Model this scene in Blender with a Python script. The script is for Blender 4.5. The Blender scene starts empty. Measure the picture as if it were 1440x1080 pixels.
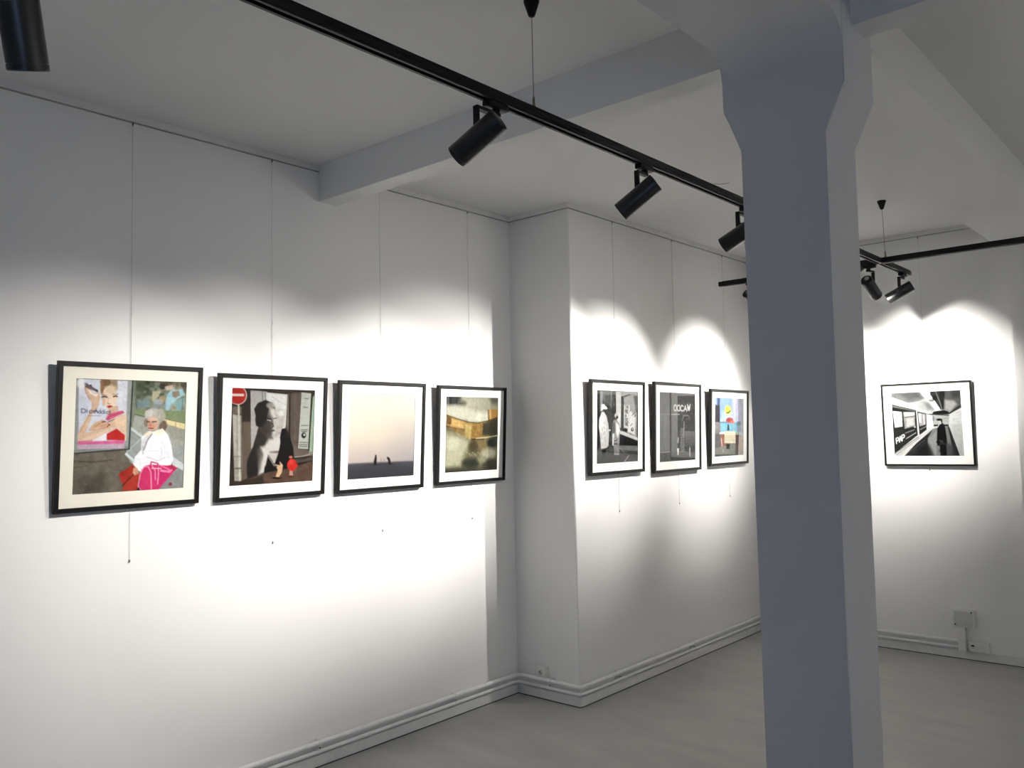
import bpy, bmesh, math, random
import numpy as np
from mathutils import Matrix, Vector
R = math.radians
scene = bpy.context.scene
COL = scene.collection

# ------------------------------------------------------------------ measured place (metres)
H = 3.008            # ceiling
YP = 4.036           # front face of the projecting wall block
PX = 0.483           # its depth
YC = 6.477           # far wall
YF = -4.6            # wall behind the camera
XR = 7.4             # right wall
CAM = Vector((3.542, 0.0, 1.6))
FPX = 1183.9
TX, TZ = 1.858, 2.632    # long track: x, mid height
T2Y = 5.40               # cross track: y

# ------------------------------------------------------------------ helpers
def tag(o, label=None, cat=None, group=None, kind=None):
    if label: o['label'] = label
    if cat: o['category'] = cat
    if group: o['group'] = group
    if kind: o['kind'] = kind
    return o

def empty(name, loc=(0, 0, 0), rot=(0, 0, 0)):
    o = bpy.data.objects.new(name, None)
    o.empty_display_size = 0.05
    COL.objects.link(o)
    o.location = loc
    o.rotation_euler = rot
    return o

class MB:
    """collects shapes into one mesh"""
    def __init__(s):
        s.bm = bmesh.new()
    def box(s, x0, x1, y0, y1, z0, z1, bev=0.0, seg=2):
        r = bmesh.ops.create_cube(s.bm, size=1.0)
        for v in r['verts']:
            v.co = Vector((x0 + (v.co.x + .5) * (x1 - x0), y0 + (v.co.y + .5) * (y1 - y0), z0 + (v.co.z + .5) * (z1 - z0)))
        if bev:
            es = list({e for v in r['verts'] for e in v.link_edges})
            bmesh.ops.bevel(s.bm, geom=es, offset=bev, segments=seg, affect='EDGES', profile=.5)
        return s
    def lathe(s, prof, origin, axis=(0, 0, 1), n=32, cap=True):
        """prof: list of (t along axis, radius)"""
        a = Vector(axis).normalized()
        q = a.to_track_quat('Z', 'Y')
        rings = []
        for t, r in prof:
            ring = []
            for i in range(n):
                an = 2 * math.pi * i / n
                p = Vector(origin) + a * t + q @ Vector((r * math.cos(an), r * math.sin(an), 0))
                ring.append(s.bm.verts.new(p))
            rings.append(ring)
        for A, B in zip(rings, rings[1:]):
            for i in range(n):
                s.bm.faces.new((A[i], A[(i + 1) % n], B[(i + 1) % n], B[i]))
        if cap:
            s.bm.faces.new(list(reversed(rings[0])))
            s.bm.faces.new(rings[-1])
        return s
    def prism(s, poly, a, b, plane='xz'):
        """extrude a 2-D polygon: plane xz along y, yz along x, xy along z"""
        def P(p, t):
            u, v = p
            return (u, t, v) if plane == 'xz' else (t, u, v) if plane == 'yz' else (u, v, t)
        A = [s.bm.verts.new(P(p, a)) for p in poly]
        B = [s.bm.verts.new(P(p, b)) for p in poly]
        n = len(poly)
        s.bm.faces.new(A)
        s.bm.faces.new(list(reversed(B)))
        for i in range(n):
            s.bm.faces.new((A[i], B[i], B[(i + 1) % n], A[(i + 1) % n]))
        return s
    def tube(s, pts, r, n=10):
        pts = [Vector(p) for p in pts]
        rings = []
        for i, p in enumerate(pts):
            if i == 0: d = pts[1] - p
            elif i == len(pts) - 1: d = p - pts[-2]
            else: d = (pts[i + 1] - p).normalized() + (p - pts[i - 1]).normalized()
            d.normalize()
            up = Vector((0, 0, 1)) if abs(d.z) < .9 else Vector((1, 0, 0))
            u = d.cross(up).normalized(); w = d.cross(u).normalized()
            rings.append([s.bm.verts.new(p + r * (math.cos(2 * math.pi * k / n) * u + math.sin(2 * math.pi * k / n) * w)) for k in range(n)])
        for A, B in zip(rings, rings[1:]):
            for k in range(n):
                s.bm.faces.new((A[k], A[(k + 1) % n], B[(k + 1) % n], B[k]))
        s.bm.faces.new(list(reversed(rings[0]))); s.bm.faces.new(rings[-1])
        return s
    def build(s, name, mat, parent=None, smooth=False, sharp=40):
        bmesh.ops.recalc_face_normals(s.bm, faces=s.bm.faces[:])
        me = bpy.data.meshes.new(name)
        s.bm.to_mesh(me); s.bm.free()
        me.materials.append(mat)
        if smooth:
            for p in me.polygons: p.use_smooth = True
            try: me.set_sharp_from_angle(angle=R(sharp))
            except Exception: pass
        o = bpy.data.objects.new(name, me)
        COL.objects.link(o)
        if parent: o.parent = parent
        return o

# ------------------------------------------------------------------ materials
def lin(c):
    c = c / 255.0
    return c / 12.92 if c <= .04045 else ((c + .055) / 1.055) ** 2.4
def rgb(r, g, b): return (lin(r), lin(g), lin(b), 1)

def paint(name, col, rough=.6, spec=.3, var=.03, scale=2.0, bump=.02, bscale=180, metal=0.0, ior=None):
    m = bpy.data.materials.new(name); m.use_nodes = True
    nt = m.node_tree; b = nt.nodes['Principled BSDF']
    b.inputs['Roughness'].default_value = rough
    b.inputs['Specular IOR Level'].default_value = spec
    b.inputs['Metallic'].default_value = metal
    if ior: b.inputs['IOR'].default_value = ior
    tc = nt.nodes.new('ShaderNodeTexCoord')
    n = nt.nodes.new('ShaderNodeTexNoise'); n.inputs['Scale'].default_value = scale; n.inputs['Detail'].default_value = 4
    nt.links.new(tc.outputs['Object'], n.inputs['Vector'])
    cr = nt.nodes.new('ShaderNodeValToRGB')
    cr.color_ramp.elements[0].position = .3; cr.color_ramp.elements[1].position = .7
    cr.color_ramp.elements[0].color = tuple(c * (1 - var) for c in col[:3]) + (1,)
    cr.color_ramp.elements[1].color = tuple(min(1, c * (1 + var)) for c in col[:3]) + (1,)
    nt.links.new(n.outputs['Fac'], cr.inputs['Fac'])
    nt.links.new(cr.outputs['Color'], b.inputs['Base Color'])
    if bump:
        n2 = nt.nodes.new('ShaderNodeTexNoise'); n2.inputs['Scale'].default_value = bscale; n2.inputs['Detail'].default_value = 3
        nt.links.new(tc.outputs['Object'], n2.inputs['Vector'])
        bp = nt.nodes.new('ShaderNodeBump'); bp.inputs['Strength'].default_value = bump; bp.inputs['Distance'].default_value = .01
        nt.links.new(n2.outputs['Fac'], bp.inputs['Height'])
        nt.links.new(bp.outputs['Normal'], b.inputs['Normal'])
    return m

M = {}
M['wall'] = paint('white_wall_paint', (.83, .825, .815), .62, .25, .012, 1.2, .06, 240)
M['ceiling'] = paint('white_ceiling_paint', (.82, .82, .815), .75, .2, .015, 1.0, .08, 200)
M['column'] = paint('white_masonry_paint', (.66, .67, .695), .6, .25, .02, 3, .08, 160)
M['trim'] = paint('white_gloss_paint', (.74, .735, .72), .38, .45, .04, 14, .05, 120)
M['pipe'] = paint('white_radiator_enamel', (.86, .855, .84), .32, .5, .05, 20, .03, 90)
M['black'] = paint('black_satin_powder_coat', (.0045, .0045, .005), .46, .25, .1, 40, .03, 600)
M['lamp'] = paint('black_anodised_aluminium', (.005, .005, .0055), .34, .5, .1, 30, .02, 500, ior=1.62)
M['frame'] = paint('black_lacquered_wood', (.0055, .0052, .005), .42, .2, .2, 30, .05, 200)
M['back'] = paint('brown_backing_board', (.18, .12, .08), .8, .2, .1, 20, 0)
M['mat_cream'] = paint('cream_mount_board', (.82, .775, .69), .9, .1, .01, 5, .02, 400)
M['mat_white'] = paint('white_mount_board', (.84, .83, .80), .9, .1, .01, 5, .02, 400)
M['cord'] = paint('clear_grey_nylon', (.5, .49, .46), .4, .4, .05, 30, 0)
M['steel'] = paint('steel_wire', (.16, .155, .145), .35, .5, .1, 50, 0, metal=.6)
M['brass'] = paint('dull_brass', (.20, .17, .10), .4, .5, .1, 50, 0, metal=.7)
M['plastic'] = paint('white_plastic', (.76, .75, .71), .4, .45, .02, 20, 0)
M['grey_plastic'] = paint('light_grey_plastic', (.60, .60, .585), .45, .4, .02, 20, 0)
M['dark'] = paint('dark_recess', (.02, .02, .02), .8, .1, .1, 30, 0)
M['joint'] = paint('dark_floor_joint', (.03, .03, .03), .8, .1, .1, 30, 0)
M['window'] = paint('grey_window_metal', (.2, .2, .21), .4, .4, .05, 20, 0)
M['gap_shade'] = paint('grey_rail_shade', (.36, .355, .34), .7, .2, .05, 20, 0)
M['vent'] = paint('grey_end_cap', (.20, .20, .195), .5, .4, .1, 60, .02, 300)

def floor_mat():
    m = bpy.data.materials.new('grey_resin_floor'); m.use_nodes = True
    nt = m.node_tree; b = nt.nodes['Principled BSDF']
    tc = nt.nodes.new('ShaderNodeTexCoord')
    mp = nt.nodes.new('ShaderNodeMapping'); mp.inputs['Scale'].default_value = (.8, 2.6, 1); mp.inputs['Rotation'].default_value = (0, 0, R(20))
    nt.links.new(tc.outputs['Object'], mp.inputs['Vector'])
    n = nt.nodes.new('ShaderNodeTexNoise'); n.inputs['Scale'].default_value = 2.2; n.inputs['Detail'].default_value = 7; n.inputs['Roughness'].default_value = .62
    nt.links.new(mp.outputs['Vector'], n.inputs['Vector'])
    cr = nt.nodes.new('ShaderNodeValToRGB')
    cr.color_ramp.elements[0].position = .3; cr.color_ramp.elements[0].color = (.33, .33, .32, 1)
    cr.color_ramp.elements[1].position = .72; cr.color_ramp.elements[1].color = (.415, .413, .395, 1)
    nt.links.new(n.outputs['Fac'], cr.inputs['Fac']); nt.links.new(cr.outputs['Color'], b.inputs['Base Color'])
    n2 = nt.nodes.new('ShaderNodeTexNoise'); n2.inputs['Scale'].default_value = 6; n2.inputs['Detail'].default_value = 5
    nt.links.new(tc.outputs['Object'], n2.inputs['Vector'])
    mr = nt.nodes.new('ShaderNodeMapRange'); mr.inputs['To Min'].default_value = .38; mr.inputs['To Max'].default_value = .58
    nt.links.new(n2.outputs['Fac'], mr.inputs['Value']); nt.links.new(mr.outputs['Result'], b.inputs['Roughness'])
    b.inputs['Specular IOR Level'].default_value = .35
    return m
M['floor'] = floor_mat()

def glass_mat(name, strength=1.0):
    m = bpy.data.materials.new(name); m.use_nodes = True
    nt = m.node_tree; nt.nodes.clear()
    out = nt.nodes.new('ShaderNodeOutputMaterial')
    tr = nt.nodes.new('ShaderNodeBsdfTransparent'); tr.inputs['Color'].default_value = (.985, .99, .985, 1)
    gl = nt.nodes.new('ShaderNodeBsdfGlossy'); gl.inputs['Roughness'].default_value = .02
    fr = nt.nodes.new('ShaderNodeLayerWeight'); fr.inputs['Blend'].default_value = .5
    pw = nt.nodes.new('ShaderNodeMath'); pw.operation = 'POWER'; pw.inputs[1].default_value = 5
    mu = nt.nodes.new('ShaderNodeMath'); mu.operation = 'MULTIPLY_ADD'; mu.inputs[1].default_value = .8 * strength; mu.inputs[2].default_value = .014 * strength
    mx = nt.nodes.new('ShaderNodeMixShader')
    nt.links.new(fr.outputs['Facing'], pw.inputs[0]); nt.links.new(pw.outputs[0], mu.inputs[0]); nt.links.new(mu.outputs[0], mx.inputs[0])
    nt.links.new(tr.outputs[0], mx.inputs[1]); nt.links.new(gl.outputs[0], mx.inputs[2])
    nt.links.new(mx.outputs[0], out.inputs['Surface'])
    return m
M['glass'] = glass_mat('picture_glass', 1.0)
M['pane'] = glass_mat('added_window_glass', 1.0)

def emit_mat(name, col, s):
    m = bpy.data.materials.new(name); m.use_nodes = True
    nt = m.node_tree; b = nt.nodes['Principled BSDF']
    b.inputs['Base Color'].default_value = (.8, .8, .8, 1)
    b.inputs['Emission Color'].default_value = col; b.inputs['Emission Strength'].default_value = s
    return m
M['led'] = emit_mat('lit_led_lens', (1, .93, .84, 1), 4)

def print_mat():
    m = bpy.data.materials.new('photographic_print'); m.use_nodes = True
    nt = m.node_tree; b = nt.nodes['Principled BSDF']
    a = nt.nodes.new('ShaderNodeAttribute'); a.attribute_name = 'ink'
    nt.links.new(a.outputs['Color'], b.inputs['Base Color'])
    b.inputs['Roughness'].default_value = .6; b.inputs['Specular IOR Level'].default_value = .08
    return m
M['print'] = print_mat()

# ------------------------------------------------------------------ the setting
def struct(o, label=None):
    o['kind'] = 'structure'
    if label: o['label'] = label
    return o

struct(MB().box(-.25, XR + .2, YF - .2, YC + .2, -.2, 0).build('floor', M['floor']), 'grey resin floor of the gallery')
struct(MB().box(-.25, XR + .2, YF - .2, YC + .2, H, H + .2).build('ceiling', M['ceiling']), 'white flat ceiling between the beams')
struct(MB().box(-.25, 0, YF - .2, YP + .1, 0, H).build('wall_left', M['wall']), 'long white wall on the left with four framed pictures')
wb = MB().prism([(-.25, YP), (PX - .006, YP), (PX, YP + .006), (PX, YC + .1), (-.25, YC + .1)], 0, H, 'xy').build('wall_left_projecting', M['wall'])
struct(wb, 'projecting white wall block with three framed pictures')
struct(MB().box(-.25, XR + .2, YC, YC + .2, 0, H).build('wall_far', M['wall']), 'white far wall behind the column')
# unseen right wall; its window is added for daylight and a lamp glint
def windowed_wall(name, label, along, u0, u1, openings, z0, z1, n0):
    """a wall along x (street side) or y (right side), with openings that hold framed panes"""
    m = MB()
    def bx(a, b, za, zb):
        if along == 'x': m.box(a, b, YF - .2, YF, za, zb)
        else: m.box(XR, XR + .2, a, b, za, zb)
    bx(u0, u1, 0, z0); bx(u0, u1, z1, H)
    e = [u0] + [v for o_ in openings for v in o_] + [u1]
    for k in range(0, len(e), 2): bx(e[k], e[k + 1], z0, z1)
    struct(m.build(name, M['wall']), label)
    for i, (a, b) in enumerate(openings):
        c, hw, hh = (a + b) / 2, (b - a) / 2, z1 - z0
        w = struct(empty('window_%d' % (n0 + i), (c, YF - .1, z0) if along == 'x' else (XR + .1, c, z0), (0, 0, 0 if along == 'x' else math.pi / 2)), 'added unseen window with grey metal frame for cool daylight')
        f = MB().box(-hw, hw, -.03, .03, 0, .05).box(-hw, hw, -.03, .03, hh - .05, hh)
        for x in (-hw, -.025, hw - .05): f.box(x, x + .05, -.03, .03, .05, hh - .05)
        f.build('window_frame', M['window'], w)
        MB().box(-hw + .01, hw - .01, -.004, .004, .01, hh - .01).build('window_pane', M['pane'], w)
        ld = bpy.data.lights.new('window_portal', 'AREA'); ld.shape = 'RECTANGLE'; ld.size = b - a; ld.size_y = hh
        ld.cycles.is_portal = True
        lo = bpy.data.objects.new('window_portal', ld); COL.objects.link(lo)
        if along == 'x': lo.matrix_world = Matrix.Translation((c, YF - .15, z0 + hh / 2)) @ Matrix.Rotation(R(90), 4, 'X')
        else: lo.matrix_world = Matrix.Translation((XR + .15, c, z0 + hh / 2)) @ Matrix.Rotation(R(90), 4, 'Z') @ Matrix.Rotation(R(90), 4, 'X')
struct(MB().box(-.25, XR + .2, YF - .2, YF, 0, H).build('wall_front', M['wall']), 'white wall behind the viewer')
windowed_wall('wall_right', 'white wall on the right side of the gallery with an added unseen window for daylight', 'y', YF, YC + .2, [(-4.3, -2.8)], .12, 2.25, 1)

# beams: one across the room, one along it, meeting over the column
B0, B1, BZ = 2.562, 2.676, 2.82
struct(MB().box(0, XR, B0, B1, BZ, H).build('beam', M['ceiling']), 'white concrete ceiling beam running from the left wall across to the column')
K0, K1 = 2.300, 2.690
CX0, CX1, CY0, CY1 = 2.367, 2.630, 2.479, 2.736
beam_far = MB().box(K0 - .008, K1 - .006, CY1, YC, 2.826, H).build('beam', M['ceiling'])
struct(beam_far, 'white concrete ceiling beam running from the column to the far wall')
# near stretch of the long beam, with a rounded fillet into the column front
pf = [(YF, 2.818), (CY0 - .085, 2.818)]
for k in range(1, 9):
    a = k / 8 * math.pi / 2
    pf.append((CY0 - .085 + .085 * math.sin(a), 2.818 - .085 * (1 - math.cos(a))))
pf += [(CY0, H), (YF, H)]
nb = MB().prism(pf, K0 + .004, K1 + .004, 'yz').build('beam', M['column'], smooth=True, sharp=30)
struct(nb, 'white concrete ceiling beam running overhead from the street side to the column')

kz0, kz1 = 2.491, 2.629
def column_profile(c0, c1, k0, k1, z0, z1, top):
    return [(c0, 0), (c1, 0), (c1, z0), (k1, z1), (k1, top), (k0, top), (k0, z1), (c0, z0)]
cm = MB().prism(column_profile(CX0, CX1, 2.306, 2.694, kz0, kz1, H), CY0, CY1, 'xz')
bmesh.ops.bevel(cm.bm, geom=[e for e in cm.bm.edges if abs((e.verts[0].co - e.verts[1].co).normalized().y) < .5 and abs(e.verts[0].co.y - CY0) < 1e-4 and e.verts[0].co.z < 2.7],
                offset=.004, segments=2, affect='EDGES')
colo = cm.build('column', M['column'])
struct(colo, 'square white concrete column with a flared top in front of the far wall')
pil = MB().prism(column_profile(2.378, 2.645, 2.303, 2.70, 2.487, 2.641, H), 6.38, YC + .01, 'xz').build('pilaster', M['wall'])
struct(pil, 'white half column with a flared top against the far wall')

# baseboards
def bb(mb, pts):
    """white skirting along a polyline given by its wall line; thickness to the room side"""
    return mb
BT, BH = .016, .058
s_ = MB()
s_.prism([(0, YF), (BT, YF), (BT, YP - BT), (PX + BT - .012, YP - BT), (PX + BT, YP - BT + .012), (PX + BT, YC), (PX, YC), (PX, YP), (0, YP)], .004, BH, 'xy')
struct(s_.build('baseboard_left', M['trim']), 'white skirting board along the left wall and the projecting block')
s_ = MB().prism([(PX + BT, YC - BT), (2.378, YC - BT), (2.378, YC), (PX + BT, YC)], .004, BH, 'xy')
struct(s_.build('baseboard_far', M['trim']), 'white skirting board along the far wall')
struct(MB().box(2.645, XR, YC - BT, YC, .004, BH).build('baseboard_far', M['trim']), 'white skirting board along the far wall right of the half column')
# dark joint under the skirting
s_ = MB()
s_.prism([(0, YF), (BT + .002, YF), (BT + .002, YP - BT - .002), (PX + BT - .01, YP - BT - .002), (PX + BT + .002, YP - BT + .01), (PX + BT + .002, YC - BT - .002), (2.378, YC - BT - .002), (2.378, YC), (PX, YC), (PX, YP), (0, YP)], .0002, .0045, 'xy')
struct(s_.build('trim_1', M['joint']), 'thin dark joint where the skirting meets the floor')

# picture rail just under the ceiling (white profile; grey strip below painted as the gap's shade)
def rail(name, boxes, label):
    r = MB(); g_ = MB()
    for x0, x1, y0, y1 in boxes:
        r.box(x0, x1, y0, y1, 2.976, H - .0005)
        dx = .003 if x1 - x0 < .05 else 0; dy = .003 if y1 - y0 < .05 else 0
        g_.box(x0, x1 , y0, y1, 2.9728, 2.9762)
    o = struct(r.build(name, M['trim']), label)
    g_.build('rail_gap_shade', M['gap_shade'], o)
rail('trim_2', [(0, .011, YF, B0), (0, .011, B1, YP)], 'thin white picture rail along the top of the left wall')
rail('trim_3', [(.011, PX + .011, YP - .011, YP), (PX, PX + .011, YP, YC)], 'thin white picture rail along the top of the projecting block')
rail('trim_4', [(PX + .011, 2.292, YC - .011, YC)], 'thin white picture rail along the top of the far wall')

# ------------------------------------------------------------------ heating pipes
def rounded(pts, rads, n=7):
    out = [Vector(pts[0])]
    for i in range(1, len(pts) - 1):
        p, a, b = Vector(pts[i]), Vector(pts[i - 1]), Vector(pts[i + 1])
        r = rads[i - 1]
        da, db = (a - p).normalized(), (b - p).normalized()
        for k in range(n + 1):
            t = k / n
            out.append((1 - t) ** 2 * (p + da * r) + 2 * t * (1 - t) * p + t ** 2 * (p + db * r))
    out.append(Vector(pts[-1]))
    return out
def pipe(z, off, r, label):
    pts = [(off, YF + .02, z), (off, YP - off, z), (PX + off, YP - off, z), (PX + off, YC - off, z), (1.928, YC - off, z), (1.950, YC - off + .012, z)]
    o = MB().tube(rounded(pts, [.06, .035, .06, .01]), r, 14).build('heating_pipe', M['pipe'], None, True, 60)
    tag(o, label, 'pipe')
    return o
p_up = pipe(.120, .024, .0125, 'thicker upper white heating pipe running along the wall above the skirting')
p_lo = pipe(.0775, .022, .0095, 'thinner lower white heating pipe running just above the skirting')
def clip(x, y, nx, ny, ang, label):
    root = MB()
    root.box(0, .018, -.005, .005, .062, .136, .0015)
    root.box(.0, .034, -.004, .004, .094, .1035, .001)
    # two half rings
    for z, off, r in ((.120, .024, .0145), (.0775, .022, .0115)):
        pts = [(off + r * math.cos(a), 0, z + r * math.sin(a)) for a in np.linspace(-2.6, 2.6, 13)]
        root.tube(pts, .0022, 6)
    o = root.build('pipe_clip', M['pipe'], None, True)
    o.location = (x, y, 0); o.rotation_euler = (0, 0, ang)
    tag(o, label, 'pipe clip', 'white clips holding the heating pipes')
    MB().lathe([(0, .0035), (.004, .003)], (.034, 0, .099), (1, 0, 0), 8).build('screw', M['dark'], o)
clip(0, 2.52, 1, 0, 0, 'white pipe clip low on the left wall below the third picture')
clip(0, 3.458, 1, 0, 0, 'white pipe clip low on the left wall nearest the inner corner')
clip(.288, YP, 0, -1, -math.pi / 2, 'white pipe clip beside the small wall socket on the projecting block')
clip(PX, 4.403, 1, 0, 0, 'white pipe clip on the projecting wall below the hatted woman picture')
clip(PX, 5.324, 1, 0, 0, 'white pipe clip on the projecting wall nearest the column')

# ------------------------------------------------------------------ sockets and junction box
t = empty('wall_socket', (.2135, YP, .158)); tag(t, 'small white round-holed wall socket low on the narrow face of the projecting block', 'socket')
MB().box(-.036, .036, -.030, 0, -.037, .042, .006, 3).build('housing', M['plastic'], t, True)
MB().lathe([(0, .0215), (.003, .0225), (.0035, .019)], (-.004, -.0295, 0), (0, -1, 0), 24).build('socket_ring', M['plastic'], t, True)
MB().lathe([(0, .017), (.0012, .016)], (-.004, -.0327, 0), (0, -1, 0), 20).build('recess', M['grey_plastic'], t)
for x in (-.0095, .0015):
    MB().lathe([(0, .0032), (.0012, .0032)], (x, -.0338, 0), (0, -1, 0), 10).build('contact_hole', M['dark'], t)
MB().lathe([(0, .004), (.003, .0035)], (-.004, -.0338, .0095), (0, -1, 0), 10).build('earth_pin', M['dark'], t)

t = empty('junction_box', (1.972, YC, .279)); tag(t, 'square white junction box on the far wall above the double socket', 'junction box')
MB().box(-.066, .066, -.03, 0, -.055, .058, .003).build('back_box', M['plastic'], t)
MB().box(-.07, .07, -.037, -.028, -.059, .062, .003, 3).build('cover', M['plastic'], t, True)
MB().box(-.058, .058, -.0385, -.0365, -.047, .050, .001).build('cover_panel', M['grey_plastic'], t)
for x, z in ((.052, .046), (-.052, -.042)):
    MB().lathe([(0, .005), (.002, .0045)], (x, -.0385, z), (0, -1, 0), 12).build('screw', M['dark'], t)
o = MB().box(1.935, 1.983, YC - .050, YC, BH + .001, .2235, .003).build('cable_trunking', M['plastic'])
tag(o, 'short vertical white cable trunking below the junction box', 'cable trunking')
t = empty('double_socket', (2.06, YC, .095)); tag(t, 'white horizontal double socket low on the far wall right of the trunking', 'socket')
MB().box(-.062, .062, -.040, 0, -.0345, .0345, .004, 3).build('housing', M['plastic'], t, True)
MB().box(-.056, -.014, -.0425, -.0395, -.028, .028, .002).build('data_plate', M['plastic'], t)
MB().box(-.046, -.026, -.0435, -.042, -.006, .014, .001).build('data_port', M['dark'], t)
MB().box(-.046, -.026, -.0455, -.0430, -.004, .004, .0008).build('port_shutter', M['grey_plastic'], t)
MB().box(-.008, .054, -.0425, -.0395, -.028, .028, .002).build('blank_plate', M['plastic'], t)

# ------------------------------------------------------------------ lighting tracks
def track_profile(w=.034, h=.034, g=.015, d=.024):
    return [(-w / 2, -h / 2), (-g / 2, -h / 2), (-g / 2, -h / 2 + d), (g / 2, -h / 2 + d), (g / 2, -h / 2), (w / 2, -h / 2), (w / 2, h / 2), (-w / 2, h / 2)]
def track(axis, a, b, c, label, caps):
    t = empty('lighting_track', (c[0], c[1], c[2])); tag(t, label, 'lighting track')
    pl = 'xz' if axis == 'y' else 'yz'
    MB().prism(track_profile(), a, b, pl).build('rail', M['black'], t)
    # thin shoulder lines along both sides of the rail
    lip = MB()
    for s in (-1, 1):
        for z in (.008, -.006):
            if axis == 'y': lip.box(s * .017 - .0008, s * .017 + .0008, a, b, z - .0012, z + .0012)
            else: lip.box(a, b, s * .017 - .0008, s * .017 + .0008, z - .0012, z + .0012)
    lip.build('side_ribs', M['black'], t)
    for e, sgn in caps:
        m = MB()
        e0, e1 = (e, e + sgn * .03) if sgn > 0 else (e - .03, e)
        if axis == 'y': m.box(-.0165, .0165, e0, e1, -.0165, .0165, .003)
        else: m.box(e0, e1, -.0165, .0165, -.0165, .0165, .003)
        m.build('end_cap', M['vent'] if axis == 'y' else M['black'], t)
track('y', -2.3, T2Y - .0185, (TX, 0, TZ), 'long black lighting track running from the top left towards the column', [(-2.3, -1)])
track('y', T2Y + .0185, 5.98, (TX, 0, TZ), 'short black end of the long lighting track beyond the cross track', [(5.98, 1)])
track('x', .80, 5.6, (0, T2Y, TZ), 'black cross lighting track passing behind the column to the right', [(.80, -1), (5.6, 1)])

def hanger(x, y, label, top=None):
    tx, ty = top or (x, y)
    t = empty('track_hanger', (tx, ty, H)); tag(t, label, 'track hanger', 'wire hangers of the lighting tracks')
    MB().lathe([(0, .026), (-.004, .026), (-.040, .014), (-.050, .011), (-.054, .006)], (0, 0, 0), (0, 0, 1), 24).build('ceiling_cup', M['black'], t, True)
    zt = TZ + .017 - H
    MB().tube([(0, 0, -.05), (x - tx, y - ty, zt + .004)], .0013, 8).build('wire', M['steel'], t, True)
    MB().lathe([(0, .0065), (.008, .0065), (.010, .0045), (.034, .004), (.042, .002)], (x - tx, y - ty, zt + .0005), (0, 0, 1), 16).build('cable_gripper', M['brass'], t, True)
hanger(TX, 2.055, 'wire hanger with black ceiling cup nearest the camera above the long track')
hanger(TX, 3.56, 'wire hanger of the long track just left of the column')
hanger(1.01, T2Y, 'wire hanger with black ceiling cup at the left end of the cross track', (1.003, 5.30))
hanger(1.895, T2Y, 'wire hanger with black ceiling cup right of the column', (1.885, 5.41))

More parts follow.
